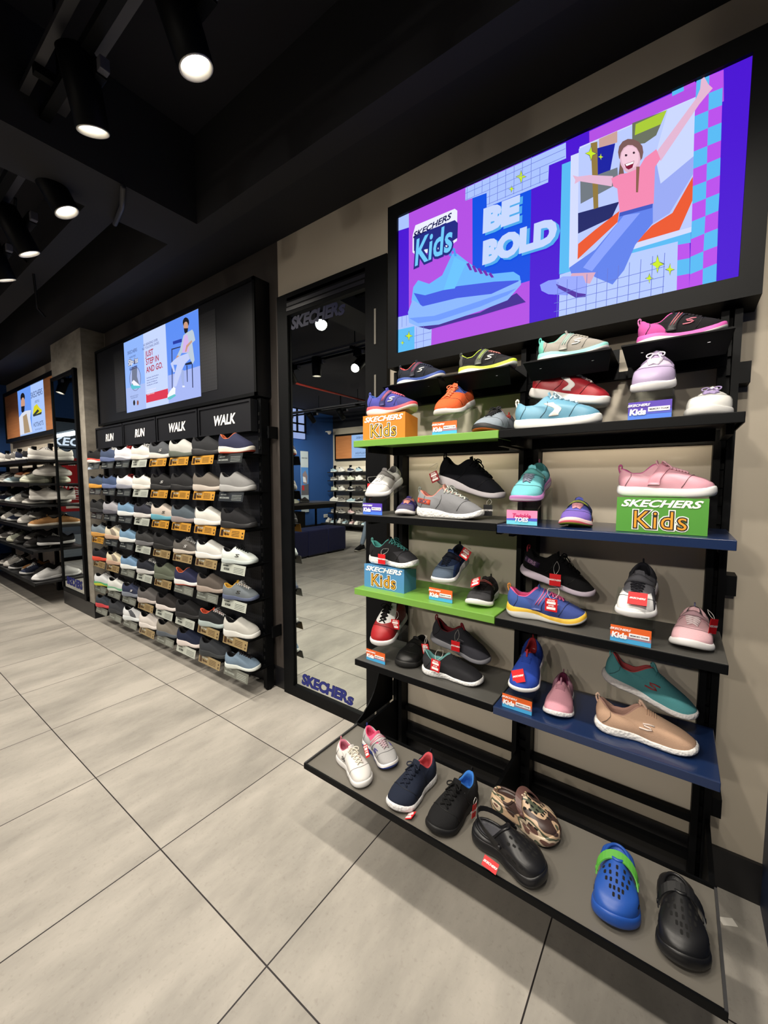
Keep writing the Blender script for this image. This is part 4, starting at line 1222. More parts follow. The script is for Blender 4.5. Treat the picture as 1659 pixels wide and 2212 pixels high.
shoe('aqua and lilac strap sneaker, toe forward on the pink-card riser', .205, (-.392, 1.375, 1.268), -92, 'kid', '6cc8d4', 'e8d0ec', '50a8a8', lace='8890a8', strap='5cb4b4', mid='c880c8', pitch=-20, w=1.3, tabc='e080a8', out='c06090')
shoe('rainbow strap sneaker with yellow toe bumper on the navy shelf', .190, (-.255, 1.392, 1.172), -86, 'kid', '6068d8', 'f06070', '202c6c', lace='f0a0b0', strap='202858', strap2='c8d848', mid='f4d0d0', w=1.3, tabc='9098a8', out='c8e020', zones={'H': '24306c', 'T': '7c60c8'})
shoe('pale pink leather strap sneaker on top of the green box', .222, (-.033, 1.345, 1.268), -2, 'court', 'f0aabc', 'f6f6f6', 'd05898', lace='f0b4c4', strap='f0a4b8', tex='l', tabc='c04c8c')
# third row
shoe('black sneaker with teal laces standing on the blue box', .238, (-.935, 1.352, .968), -2, 'runner', '1c1c20', 'f0f0f0', '48a8a0', lace='3c8884', tongue='181c1c', stex='c', zones={'T': '38383c'}, tabc='60b0a8')
shoe('black and blue strap sneaker with grey toe on the middle green-shelf riser', .200, (-.692, 1.395, .960), -92, 'kid', '1c3468', 'f0f0f0', '10141c', lace='101828', strap='0c1220', pitch=-20, w=1.28, tabc='14181c', zones={'T': '4c5c70', 'V': '182848'})
shoe('black and red strap sneaker on the right end of the green shelf', .195, (-.562, 1.395, .870), -84, 'kid', '1c1818', 'eceae8', '141010', lace='201818', strap='1c1414', strap2='a84840', w=1.3, tabc='181414', zones={'T': '3c3c40'})
shoe('blue and pink sneaker with yellow midsole on the grey shelf', .240, (-.333, 1.345, .866), 8, 'kid', '3c50a0', 'ecebe8', 'f0508c', lace='e05890', strap='4054a4', strap2='e85890', mid='f4c030', logo='f0d8e4', tabc='e89038', zones={'H': '3858a8'})
shoe('black sneaker with purple heel patch leaning behind the blue one', .250, leanloc(-.450, .975, -.222, .925, 1.475), 0, 'sock', '0c0c10', 'd8c8dc', '0a0a0c', lace='0a0a0c', tabc='b02840', pitch=-14, patch=('3c2450', 'ERS', 'b078b0'))
shoe('dark grey strap sneaker with white toe on the right orange-card riser', .205, (-.080, 1.365, .962), -93, 'kid', '54545c', 'f4f4f4', '303038', lace='202028', strap='5c5c64', pitch=-20, w=1.28, tabc='24242c', zones={'T': 'f0f0f0', 'V': '6c6c74'})
shoe('light pink strap sneaker at the right end of the grey shelf', .200, (.048, 1.395, .866), -93, 'kid', 'e8b4bc', 'f0eeee', '4c4048', lace='f4dce0', strap='d8a8b4', w=1.3, tabc='7878a0', zones={'T': 'ecb8c0'})
# fourth row
shoe('red, white and black high-top on the lowest left riser', .225, (-.972, 1.385, .672), -83, 'high', 'b81820', 'f0f0f0', '141414', lace='0c0c0c', tongue='1c1416', pitch=-19, w=1.28, tex='l', zones={'T': 'b81820', 'V': 'f0f0f0', 'H': '8c1018', 'E': '200c0e'}, out='e4e4e4')
shoe('plain black leather strap shoe on the lowest left shelf', .205, (-.868, 1.405, .567), -83, 'court', '121212', '1c1c1c', '0c0c0c', strap='101010', w=1.35, tex='l')
shoe('charcoal slip-on leaning behind the black speckled one', .262, leanloc(-.815, .648, -.565, .605, 1.465), 0, 'knit', '40404a', '8a8a94', '8c1c28', tabc='8c1828', fronttab='8c1828', logo='787884', pitch=-11, ribs='3a3a44')
shoe('black speckled slip-on with white sole and aqua lining', .240, (-.665, 1.355, .567), 8, 'knit', '2c2c30', 'f0f0f0', '78c0c0', stex='c', ribs='28282c', tabc='e8f0f0')
shoe('royal blue slip-on with red collar on the navy-shelf riser', .205, (-.388, 1.368, .660), -86, 'knit', '2044b8', 'f0f0f0', 'b82830', pitch=-20, w=1.28, tabc='a02028', fronttab='b82430', ribs='1c3ca4')
shoe('pink and mauve slip-on beside the royal blue one', .200, (-.290, 1.402, .564), -83, 'knit', 'eca0b4', 'f0eef0', '802850', w=1.25, fronttab='b87c94', tabc='b87c94', ribs='b07488', zones={'H': 'b07890'}, stex='c')
shoe('teal slip-on with coral lining leaning on the navy shelf', .255, leanloc(-.172, .675, .060, .615, 1.455), -1, 'knit', '58b0b8', 'ece8e8', 'e05458', tabc='68b8c0', fronttab='58a8b0', logo='d04c50', pitch=-14, ribs='50a4ac', stex='c')
shoe('beige knit slip-on on the front of the navy shelf', .252, (-.052, 1.355, .564), 5, 'knit', 'd8ac8c', 'f6f4f2', 'c09080', tabc='e8c0a8', fronttab='e0b8a0', logo='f0dcd0', ribs='cc9f80', stex='c')
# tray
TZ = .279
shoe('white leather sneaker with pink lining at the left end of the tray', .195, (-.895, 1.045, TZ), -20, 'court', 'eae6e2', 'f4f2f0', 'd07088', lace='ece4d4', tex='l', word=('SKX', '202028', -.12, .19, .085), tabc='e08090', roll=0, bow=False)
shoe('grey and hot pink strap sneaker behind the white one', .190, (-.868, 1.165, TZ), -20, 'kid', 'b0aeb0', '2c48a8', 'f04878', mid='f4f0f0', lace='c0a8b0', strap='bcbabc', strap2='f06088', logo='403890', tabc='28307c', tongue='f05880', zones={'E': 'f05080'})
shoe('navy laced sneaker with red collar in the tray', .222, (-.668, 1.085, TZ), -93, 'runner', '1a2238', 'f0eef0', 'd04850', lace='1c2438', tongue='20283c', stex='c', w=1.15, tabc='101420', bow=False)
shoe('all black laced sneaker with blue collar in the tray', .222, (-.520, 1.085, TZ), -96, 'runner', '161618', '111113', '2c78d8', lace='0c0c0e', tongue='141416', word=None, w=1.15, tabc='0c0c10', bow=False)
clog('camouflage clog behind the black clog in the tray', .218, (-.335, 1.185, TZ), -12, '', '', '5c403c', camo=True)
clog('black clog with raised heel strap and red tag in the tray', .215, (-.335, 1.04, TZ), -10, '17171a', '46464c', '131316', back=True)
clog('royal blue clog with lime green strap in the tray', .215, (-.083, 1.105, TZ), -85, '2450a4', '2854a8', '54a03c')
clog('black clog with strap forward at the right end of the tray', .210, (.045, 1.10, TZ), -84, '161618', '1c1c1e', '101012')

# ------------------------------------------------------------------ red swing tags
RED = card('c8141c')
def swing_tag(label, loc, rz=0, rx=0, ry=0, front='word', w=.036, h=.040, cord=None, color=None):
    t = thing('swing_tag', label, 'tag', loc, (radians(rx), radians(ry), radians(rz)))
    cd = MB().box(-w/2, w/2, -.0004, .0004, -h, 0, color or RED).build('card', t)
    b = MB(); wh = card('f4f0ee')
    for s_ in (1, -1):
        M0 = Matrix.Rotation(0 if s_ > 0 else pi, 4, 'Z')
        if front == 'word': wordmark(b, .0072, wh, M0 @ upright(0, -.0009, -h*.5), 1.1)
        else:
            b.box(-w*.36, w*.36, -.0010, -.0005, -h*.42, -h*.24, wh, M0).box(-w*.36, w*.36, -.0010, -.0005, -h*.85, -h*.66, wh, M0)
            text(b, 'BEFORE', .0062, wh, M0 @ upright(0, -.0009, -h*.14), .04); text(b, 'AFTER', .0062, wh, M0 @ upright(0, -.0009, -h*.55), .04)
    b.build('lettering', cd)
    if cord:
        b = MB(); c = Vector(cord); pts = []
        for i in range(9):
            q = i/8; pts.append(Vector((sin(pi*q)*.010, 0, -.003)).lerp(c+Vector((sin(pi*q)*.010, 0, 0)), q))
        b.tube(pts, .0006, mat('d8d4d0', .4), 5); b.tube([Vector((-p.x*.8, p.y, p.z)) if i not in (0, 8) else p for i, p in enumerate(pts)], .0006, mat('d8d4d0', .4), 5)
        b.build('string', t)
    return t
swing_tag('dark red tag on the heel of the leaning black knit sneaker', (-.780, 1.395, 1.345), ry=-22, front='box', cord=(.02, .02, .03), color=card('8c1820'))
swing_tag('red tag hanging by the white-toed grey sneaker, second row', (-1.035, 1.335, 1.300), rz=30, cord=(.02, .01, .03))
swing_tag('black tag hanging behind the grey laced sneaker toe', (-.555, 1.40, 1.225), rz=5, cord=(.0, .02, .02), w=.032, color=card('16161a'))
swing_tag('red tag in front of the black and teal sneaker', (-.952, 1.292, 1.018), cord=(.012, .03, .02))
swing_tag('red before-and-after tag right of the black and blue strap sneaker', (-.628, 1.395, 1.055), ry=30, front='box', cord=(-.02, .0, .01))
swing_tag('red tag lying on the black and red strap sneaker', (-.572, 1.345, .965), rx=-55, ry=-25, front='box')
swing_tag('red tag on the leaning black and purple sneaker', (-.322, 1.415, 1.000), cord=(-.0, .02, .04))
swing_tag('red before-and-after tag on the blue and pink sneaker', (-.302, 1.288, .950), front='box', cord=(.015, .02, .03))
swing_tag('red tag across the white-toed dark grey sneaker', (-.078, 1.292, 1.005), rx=-48, w=.045)
swing_tag('dark red tag on the side of the light pink sneaker', (.092, 1.365, .945), rz=60, ry=12, cord=(0, .02, .02))
swing_tag('dark red before-and-after tag on the red high-top', (-.915, 1.335, .745), rz=12, front='box', cord=(.0, .02, .03))
swing_tag('dark red tag beside the plain black leather strap shoe', (-.790, 1.36, .665), rz=-10, ry=-15, front='box', cord=(-.01, .02, .03))
swing_tag('dark red tag on the leaning charcoal slip-on', (-.678, 1.405, .688), cord=(-.0, .02, .04))
swing_tag('red before-and-after tag on the black speckled slip-on', (-.705, 1.298, .645), ry=6, front='box', cord=(.01, .03, .03), w=.038, h=.046)
swing_tag('red tag across the royal blue slip-on', (-.402, 1.292, .695), rx=-30, ry=-25, w=.042)
swing_tag('red before-and-after tag on the white and pink sneakers', (-.862, 1.07, .375), rz=0, rx=-20, ry=-40, front='box', w=.022)
swing_tag('red tag lying under the navy sneaker toe', (-.628, 1.012, .2815), rx=-88, ry=-30, front='box', h=.032)
swing_tag('red tag at the right side of the black and blue sneaker', (-.455, 1.09, .340), rz=80, ry=8, cord=(0, 0, .02), w=.02)
swing_tag('red tag on the strap side of the black clog', (-.355, .972, .315), rx=-50, ry=10, w=.04, h=.024)

# ------------------------------------------------------------------ pegboard rack of adult shoes
AX0, AX1 = -4.39, -2.04
def adult_rack():
    t = thing('pegboard_rack', 'tall black perforated rack full of adult sneakers', 'rack', (0, 0, 0))
    for i in range(4):
        x0 = AX0+.03+i*.5775
        MB().box(x0, x0+.574, 1.575, 1.59, .1, 1.80, M_PEG).build('back_panel', t)
    for x in (AX0+.015, AX0+.5775, AX0+1.155, AX0+1.7325, AX1-.005):
        b = MB().box(x-.016, x+.016, 1.545, 1.60, .012, 1.80, M_BLK); z = .15
        while z < 1.75: b.box(x-.005, x+.005, 1.541, 1.545, z, z+.02, mat('050506')); z += .05
        b.lathe([(0, 0), (.02, 0), (.02, .012), (.012, .014)], M_BLK, 12, Matrix.Translation((x, 1.57, 0))); b.build('upright', t)
    for z in (.12, .45, 1.79): MB().box(AX0, AX1, 1.592, 1.612, z-.012, z+.012, M_BLK).build('crossbar', t)
    for z in (.38, 1.60): MB().box(AX1, AX1+.055, 1.585, 1.60, z-.01, z+.01, M_BLK).box(AX1+.05, AX1+.06, 1.56, 1.628, z-.035, z+.035, M_BLK).build('wall_bracket', t)
adult_rack()
for i, wd in enumerate(('RUN', 'RUN', 'WALK', 'WALK')):
    x = AX0+.0+.29+i*.5865
    t = thing('header_sign', 'black header sign reading %s, %s above the pegboard rack' % (wd, ('leftmost', 'second from the left', 'third from the left', 'rightmost')[i]), 'sign', (x, 1.5, 1.70), group='header signs above the pegboard rack')
    m = mat('0f1015', 0.5, spec=.3)
    bo = MB().box(-.285, .285, 0, .04, -.094, .094, m).build('board', t)
    MB().box(-.285, .285, -.008, 0, .08, .094, m).box(-.285, .285, -.008, 0, -.094, -.086, m).box(-.285, -.272, -.008, 0, -.086, .08, m).box(.272, .285, -.008, 0, -.086, .08, m).build('rim', t)
    b = MB(); text(b, wd, .085, card('e8e8e8'), upright(.01, -.002, -.008), .035, .22, .95); b.build('lettering', bo)
def header_screen():
    t = thing('wall_screen', 'lit screen with seated man advert in a wide black box over the pegboard rack', 'screen', (0, 0, 0))
    Y = 1.53; m = mat('0d0e13', 0.4, spec=.35); x0, x1, z0, z1 = AX0, -2.035, 1.815, 2.49
    s0, s1, t0, t1 = -3.80, -2.645, 1.883, 2.457
    MB().box(x0, s0, Y, YW, z0, z1, m).box(s1, x1, Y, YW, z0, z1, m).box(s0, s1, Y, YW, z0, t0, m).box(s0, s1, Y, YW, t1, z1, m).build('housing', t)
    b = MB().box(x0, x1, Y-.01, Y, z1-.02, z1, M_BLK).box(x0, x1, Y-.01, Y, z0, z0+.02, M_BLK).box(x0, x0+.02, Y-.01, Y, z0, z1, M_BLK).box(x1-.02, x1, Y-.01, Y, z0, z1, M_BLK); b.build('frame', t)
    for a, c in ((s1+.01, s1+.20), (s0-.20, s0-.01)): MB().box(a, c, Y-.002, Y, t0+.02, t1-.05, M_PEG).build('speaker_grille', t)
    b = MB().box(s0, s1, Y+.001, Y+.02, t0, t1, glow('90b0f8'))
    y = art(b, STEP_ART, s0, s1, t0, t1, Y+.0008); b.build('picture', t)
    b = MB(); w, h_ = s1-s0, t1-t0
    def tx(s, u, v, size, c, th=.0, sh=0, sx=1, al='CENTER'):
        text(b, s, size, glow(c), upright(s0+u*w, y-.0006-tx.k*.0001, t0+v*h_), th, sh, sx, al); tx.k += 1
    tx.k = 0
    tx('SKECHERS', .135, .83, .038, '303870', .0, 0, 1); tx('HANDS FREE', .135, .76, .020, '303870')
    tx('Slip-ins', .14, .69, .062, '181850', .08, .1); tx('Slip-ins', .14, .69, .062, 'f0f4ff', .02, .1)
    tx('GLIDE-STEP', .14, .60, .030, '202868', .03, 0, .9)
    tx('NEVER HAVE TO TOUCH', .135, .215, .013, '303870'); tx('YOUR SHOES AGAIN', .135, .19, .013, '303870')
    tx('NO BENDING OVER.', .41, .845, .026, '303870'); tx('NO TOUCHING SHOES.', .41, .80, .026, '303870')
    for i, s in enumerate(('JUST', 'STEP IN', 'AND GO.')): tx(s, .335, .715-.105*i, .062, 'b02838', .02, 0, 1, 'LEFT')
    for i, s in enumerate(('New Skechers Hands Free Slip-ins', 'Putting on your shoes has never', 'been easier. No bending over,', 'No pulling them on. No hassles.')): tx(s, .335, .40-.032*i, .014, '283070', .01, 0, 1, 'LEFT')
    for i, s in enumerate(('EXCLUSIVE HEEL PILLOW', 'HOLDS YOUR FOOT', 'SECURELY IN PLACE')): tx(s, .335, .235-.028*i, .013, 'f8e8f0', .01, 0, 1, 'LEFT')
    b.build('lettering', t)
header_screen()

ROWZ = [1.472, 1.247, 1.03, .815, .594, .364, .163]
# one line per row, left to right: upper, sole, kind, colour words [, midsole accent]
ADULT = """black,f0ece8,chunky,black and red runner,e04030|3c4c6c,5c6c9c,chunky,slate blue runner|dcdce4,888c9c,chunky,white and red laced runner,d0d0d8|d8d6d0,e8e4dc,chunky,white sneaker|50545a,d8d4cc,slip,grey slip-on with white logo,,L|c4c4be,5c6458,slip,pale grey slip-on|2c2d30,2c2c2e,slip,black slip-on|2c3050,e4dcd0,slip,navy slip-on with orange collar,,,e87040
3c4c64,e8a030,chunky,blue sneaker with yellow sole|3c5078,6474a4,chunky,slate blue runner|dcdce0,8c90a0,chunky,white and red laced runner|dcdad4,e4e0d8,chunky,off-white sneaker|1e1e20,242426,slip,black slip-on with white logo,,L|222224,1c1c1e,slip,plain black slip-on|6c645c,c8bcb0,slip,taupe slip-on|8c8c8c,a8a8a8,slip,light grey slip-on
26282a,343638,slip,charcoal slip-on|a4a4ac,5c5c68,chunky,pale grey sneaker|6c94b8,e8ecec,chunky,light blue sneaker|2c2e3c,dcdad8,chunky,dark navy laced sneaker|c8bcb0,58a8c0,slip,cream slip-on with teal sole,,D|505c68,988c8c,slip,slate slip-on|dcdad4,e8e6e0,slip,white slip-on with grey heel,,,,7c7c80|1c1c20,222226,slip,plain black slip-on
788894,e0a048,chunky,grey sneaker with yellow sole|e0d4b8,c8a890,chunky,cream striped sneaker,,S|7098bc,e8ecec,chunky,light blue sneaker|343436,707074,chunky,dark grey laced sneaker|222224,1c1c1c,slip,black slip-on|5c5854,d0c4b8,runner,taupe laced sneaker with cream logo,,L|e0e0dc,e8e8e4,slip,white slip-on with dark heel,,,,58606c|dce4e0,b8c4c4,runner,mint white laced sneaker,,D
1c1e26,f04830,chunky,black sneaker with red sole|e0d4b4,c8a48c,chunky,cream striped sneaker,,S|6c94bc,e8ecec,chunky,light blue sneaker|202430,c8c8c8,chunky,dark navy laced sneaker|5c6454,5c6454,slip,olive slip-on|24284c,e8e8e8,slip,navy slip-on with orange collar,,,e86838|5c544e,a8988c,slip,taupe slip-on|6c747c,505c7c,runner,grey laced sneaker with yellow tongue,,D,e0a830
d8dce0,d4dc38,chunky,white sneaker with lime sole,48a870|dce0dc,dce8dc,chunky,white laced sneaker,68a880|2c3450,7c8494,chunky,navy sneaker with white logo,,L|605c5c,c8bcb8,chunky,grey and black slip-on|2c2828,e0d8d4,slip,black slip-on with red line|1c1c1e,202022,slip,plain black slip-on|202226,a8b8b8,chunky,black knit runner with pale sole,,,e85838|c4c2bc,dcdcd8,slip,light grey slip-on
3c4450,e04048,chunky,grey runner with red sole|3c3e44,34363a,slip,charcoal slip-on|e0e4e8,dce4e8,chunky,white runner with grey stripes,,S|dcd4d0,e4dcd8,slip,pale pink sneaker|847e74,545c68,slip,taupe slip-on with grey sole|1c2440,e0d4d0,slip,navy slip-on with white sole|34383e,303438,slip,charcoal slip-on with side logo|7088a0,d8e0dc,runner,steel blue laced sneaker"""
TAGC = {'k': ('2c2c30', 'b8b8b8'), 'w': ('c8c6c0', '303030'), 'o': ('d89838', '3c2410'), 'g': ('74726c', 'c8c8c4'), 't': ('a88c64', '4c3018')}
TAGS = ['kkkwoook', 'kkkwoook', 'kkkwoooo', 'okkwttto'.replace('ttto', 'ttow'), 'toggtggw', 'gggtggtw'.replace('gggt', 'gggt'), 'gggtgwtg']
TAGS[3] = 'okkwtttw'; TAGS[5] = 'gggtwwtt'; TAGS[4] = 'ttgwtggw'
TAGN = {'k': 'black', 'w': 'white', 'o': 'orange', 'g': 'grey', 't': 'tan'}
LEDGE = {}
def peg_ledge(x, z, kind, label):
    """Black ledge hooked on the perforated panel, with its sloping price-card holder."""
    t = thing('shoe_ledge', label, 'ledge', (x, 1.575, z), group='shoe ledges on the pegboard rack')
    if kind not in LEDGE:
        a = MB().box(-.118, .118, -.165, 0, -.003, 0, M_BLK).box(-.1, -.09, -.15, 0, -.02, -.003, M_BLK).box(.09, .1, -.15, 0, -.02, -.003, M_BLK).mesh('ledge_plate')
        Rt = Matrix.Translation((0, -.168, -.002)) @ Matrix.Rotation(radians(-12), 4, 'X')
        c1, c2 = TAGC[kind]
        b = MB().box(-.1225, .1225, -.0005, .0005, -.056, 0, card(c1), Rt).mesh('price_card')
        c = MB(); m2 = card(c2); up = Rt @ upright(0, -.0012, 0)
        if kind in 'ot':
            c.box(-.112, -.085, -.0012, -.0006, -.05, -.012, m2, Rt); text(c, 'GO WALK', .014, card('f4f0e8'), Rt @ upright(-.052, -.0014, -.018), .05); text(c, 'Slip-ins', .018, m2, Rt @ upright(-.050, -.0014, -.036), .05)
            for i in range(4): c.box(.0, .075, -.0012, -.0006, -.017-.009*i, -.014-.009*i, m2, Rt)
            for zz in (-.022, -.042): c.lathe([(0, .0008), (.006, .0008), (.006, 0)], m2, 10, Rt @ Matrix.Translation((.105, -.0005, zz)) @ Matrix.Rotation(pi/2, 4, 'X'))
        else:
            wordmark(c, .010, m2, Rt @ upright(-.075, -.0014, -.017)); text(c, 'MAX CUSHIONING' if kind != 'w' else 'GO RUN', .014 if kind != 'w' else .018, m2, Rt @ upright(-.062, -.0014, -.036), .04, 0, .8)
            for i in range(4): c.box(.01, .105, -.0012, -.0006, -.020-.009*i, -.018-.009*i, m2, Rt)
        c = c.mesh('lettering')
        d = MB().box(-.124, .124, -.0022, -.0016, -.058, .002, acrylic(), Rt).mesh('card_holder')
        LEDGE[kind] = (a, b, c, d)
    pc = None
    for nm, me in zip(('ledge_plate', 'price_card', 'lettering', 'card_holder'), LEDGE[kind]):
        o = link(nm, me, pc if nm == 'lettering' else t)
        if nm == 'price_card': pc = o
for r, ln in enumerate(ADULT.split('\n')):
    for c, q in enumerate(ln.split('|')):
        q = (q.split(',') + [''] * 8)[:8]
        up, so, kd, words, acc, fl, xtra, heelc = q
        if up == 'black': up = '1a1a1c'
        x = -4.313+.293*c+.1225; z = ROWZ[r]
        tk = TAGS[r][c]
        peg_ledge(x, z, tk, 'ledge with %s price card, %s row, %s column from left' % (TAGN[tk], ORD[r], NTH[c]))
        zn = {}
        if fl == 'S': zn['S'] = '9c9080' if so[0] == 'c' else '585c64'
        if heelc: zn['C'] = heelc
        slip_ = kd == 'slip' or 'slip-on' in words
        rr = random.Random(r*9+c)
        kind2 = kd
        kw = {}
        if slip_ and kd == 'chunky': kind2 = 'slip'
        if kind2 != 'slip':
            lc = 'e0e0e0' if rr.random() < .3 else None
            kw['lace'] = {'white and red laced runner': 'c83838', 'steel blue laced sneaker': '302c34', 'mint white laced sneaker': '1c2024'}.get(words, lc or '1c1c20')
            kw['tongue'] = xtra or '24242a'
        if kind2 == 'slip': kw['th'] = .17; kw['tf'] = .11; kw['front'] = .49; kw['heel'] = .47; kw['dip'] = .35; kw['toe'] = .24
        lin_ = xtra or '1c1c20'
        shoe('%s, %s row, %s column from left on pegboard rack' % (words, ORD[r], NTH[c]), .243 if kind2 != 'chunky' else .235, (x+.012+.004*c/8, 1.442, z+.001), 20+rr.uniform(-3, 3), kind2, up, so, lin_, mid=acc or None, n=14,
             out='d85038' if words.startswith('navy slip-on with orange') else None, logo={'L': 'd8d8d8', 'D': '303028'}.get(fl), zones=zn, group='adult sneakers on the pegboard rack', bow=False, **kw)

# ------------------------------------------------------------------ generic sneakers for the two distant racks: eight prototypes, copied with their parts
PROTO = [('1c1c20', 'e8e8e8', 'runner', 'black'), ('e4e0d8', 'e8e4dc', 'chunky', 'white'), ('84807c', 'e0dcd4', 'runner', 'grey'), ('b88048', 'e8dcc8', 'court', 'tan'),
         ('28304c', 'dcdcdc', 'runner', 'navy'), ('c8ccb8', 'e0e0c8', 'chunky', 'sage'), ('8c4424', 'e4d8c4', 'court', 'rust'), ('2c2a2a', '383838', 'chunky', 'all-black'),
         ('f4f4f4', 'f8f8f8', 'slip', 'bright white'), ('a4c0cc', 'e8f0f0', 'runner', 'pale blue'), ('e0b8b8', 'f0e8e4', 'runner', 'pale pink')]
_PR = {}
def stock_shoe(k, label, loc, yaw, group, L=.25, pitch=0):
    up, so, kd, nm = PROTO[k]
    if k not in _PR:
        o = shoe(label, .25, loc, yaw, kd, up, so, '1c1c1e' if k != 8 else 'd8d8d8', lace=None if kd == 'slip' else ('e8e8e8' if k in (0, 4, 1) else '3c3838'), n=12, group=group, bow=False, pitch=pitch)
        _PR[k] = o
    else:
        o = copy_tree(_PR[k]); o['label'] = label; o['group'] = group; o.location = loc
        o.rotation_euler = (Matrix.Rotation(radians(yaw), 3, 'Z') @ Matrix.Rotation(radians(-pitch), 3, 'Y')).to_euler()
    o.scale = (L/.25,)*3
    return o

# left rack, beyond the pillar
def open_rack(name, label, xs, y0, zs, depth, sgn, zt, panel):
    t = thing(name, label, 'rack', (0, 0, 0))
    for x in xs: MB().box(x-.03, x+.03, min(y0, y0+sgn*.04), max(y0, y0+sgn*.04), 0, zt, M_BLK).build('upright', t)
    for a, c in zip(xs, xs[1:]): MB().box(a+.03, c-.03, min(y0+sgn*.03, y0+sgn*.036), max(y0+sgn*.03, y0+sgn*.036), .15, zt-.04, panel).build('back_panel', t)
    return t
LX = [-7.95, -7.3, -6.65, -6.0, -5.35]
open_rack('open_shelf_rack', 'black open-shelf rack beyond the pillar, left edge', LX, 1.56, None, .3, 1, 1.75, PANEL)
LZ = [1.53, 1.285, 1.06, .835, .59, .255]
fn = 0
for r, z in enumerate(LZ):
    yf = 1.205
    t = thing('shelf_board', 'long black shelf, %s down on the rack beyond the pillar' % ORD[r], 'shelf', (-6.64, 1.56, z), group='long shelves beyond the pillar')
    MB().box(-1.32, 1.32, yf-1.56, .0, -.02, 0, mat('1c1c1e', .4)).build('board', t); MB().box(-1.32, 1.32, yf-1.565, yf-1.56, -.035, .001, M_BLK).build('front_lip', t)
# (row, x, y, prototype, yaw, lifted)
LS = []
def row_(r, spec, x0=-5.42, dx=.235):
    for i, (k, yaw, y, up) in enumerate(spec): LS.append((r, x0-dx*i, y, k, yaw, up))
row_(0, ((1, 84, 1.37, 0), (0, 80, 1.38, 0), (4, 84, 1.37, 0), (2, 86, 1.38, 0), (2, 82, 1.38, 0), (1, 84, 1.37, 0), (9, 84, 1.37, 0), (2, 84, 1.37, 0)))
row_(1, ((1, -82, 1.40, .075), (5, -84, 1.345, 0), (3, -84, 1.42, .06), (6, -80, 1.40, .06), (9, -84, 1.35, 0), (2, -84, 1.35, 0), (1, -84, 1.36, 0), (4, -84, 1.36, 0), (2, -84, 1.36, 0)))
row_(2, ((1, 70, 1.36, .05), (2, -78, 1.35, 0), (7, -84, 1.40, .06), (1, -84, 1.35, 0), (9, -84, 1.35, 0), (7, -84, 1.40, .06), (4, -84, 1.35, 0), (2, -84, 1.35, 0), (4, -84, 1.35, 0)))
row_(3, ((3, -86, 1.335, 0), (2, -84, 1.40, .07), (1, -80, 1.35, 0), (2, -84, 1.38, .06), (4, -78, 1.35, 0), (1, -84, 1.35, 0), (7, -84, 1.38, .06), (0, -84, 1.35, 0), (1, -84, 1.35, 0)))
row_(4, ((0, 84, 1.40, .04), (7, -84, 1.34, 0), (2, -84, 1.40, .06), (7, -70, 1.35, 0), (5, -84, 1.34, 0), (2, -84, 1.40, .06), (2, -84, 1.35, 0), (7, -84, 1.35, 0), (0, -84, 1.36, 0)))
row_(5, ((8, -80, 1.345, 0), (7, -84, 1.42, 0), (4, -84, 1.35, 0), (3, -84, 1.42, 0), (0, -84, 1.35, 0), (1, -80, 1.35, 0), (2, -84, 1.35, 0)), -5.48)
cnt = {}
for q in LS:
    r, x, y, k, yaw = q[:5]; up = q[5]; cnt[r] = cnt.get(r, 0)+1
    stock_shoe(k, '%s sneaker, number %s from the pillar on the %s shelf beyond it' % (PROTO[k][3], ('one two three four five six seven eight nine ten').split()[cnt[r]-1], ORD[r]), (x, y, LZ[r]+.001+up), yaw, 'sneakers beyond the pillar', .27, pitch=0)
    if up:
        t = thing('acrylic_riser', 'clear riser under the %s sneaker, number %s from pillar, %s far shelf' % (PROTO[k][3], ('one two three four five six seven eight nine ten').split()[cnt[r]-1], ORD[r]), 'riser', (x, y, LZ[r]), group='risers beyond the pillar')
        MB().box(-.04, .04, -.09, .09, 0, .003, acrylic()).box(-.003, .003, -.04, .04, 0, up, acrylic()).box(-.04, .04, -.08, .08, up-.003, up, acrylic()).build('stand', t)

def wood_screen(label, x0, x1, s0, s1, z0, z1, y, dr, A, body):
    """Screen between two wood panels; dr = -1 faces -y, +1 faces +y."""
    t = thing('wall_screen', label, 'screen', (0, 0, 0)); ya, yb = sorted((y, y-dr*.07))
    MB().box(x0-.04, x1+.04, ya, yb, z0-.05, z0, M_BLK).box(x0-.04, x1+.04, ya, yb, z1, z1+.05, M_BLK).box(x0-.04, x0, ya, yb, z0, z1, M_BLK).box(x1, x1+.04, ya, yb, z0, z1, M_BLK).build('frame', t)
    y1, y2 = sorted((y-dr*.01, y-dr*.05))
    for a, c in ((x0, s0), (s1, x1)): MB().box(a, c, y1, y2, z0, z1, M_WOOD).build('wood_panel', t)
    MB().box(s0, s1, y1, y2, z0, z1, glow('a0c0f4')).build('screen_panel', t)
    return t
t = wood_screen('lit screen with man in white jacket between wood panels, beyond the pillar', -7.78, -5.66, -7.13, -6.05, 1.90, 2.49, 1.55, -1, None, None)
b = MB(); y = art(b, LIFE_ART, -7.13, -6.05, 1.90, 2.49, 1.5595); b.build('picture', t)
b = MB(); text(b, 'SKECHERS', .10, glow('203060'), upright(-6.32, y-.001, 2.36), 0, 0, 1); text(b, 'LIFESTYLE', .04, glow('203060'), upright(-6.32, y-.001, 2.27)); text(b, 'HOTSHOTS', .075, glow('203060'), upright(-6.32, y-.001, 2.0)); text(b, 'SHOP THE COLLECTION', .025, glow('203060'), upright(-6.32, y-.001, 1.94)); b.build('lettering', t)

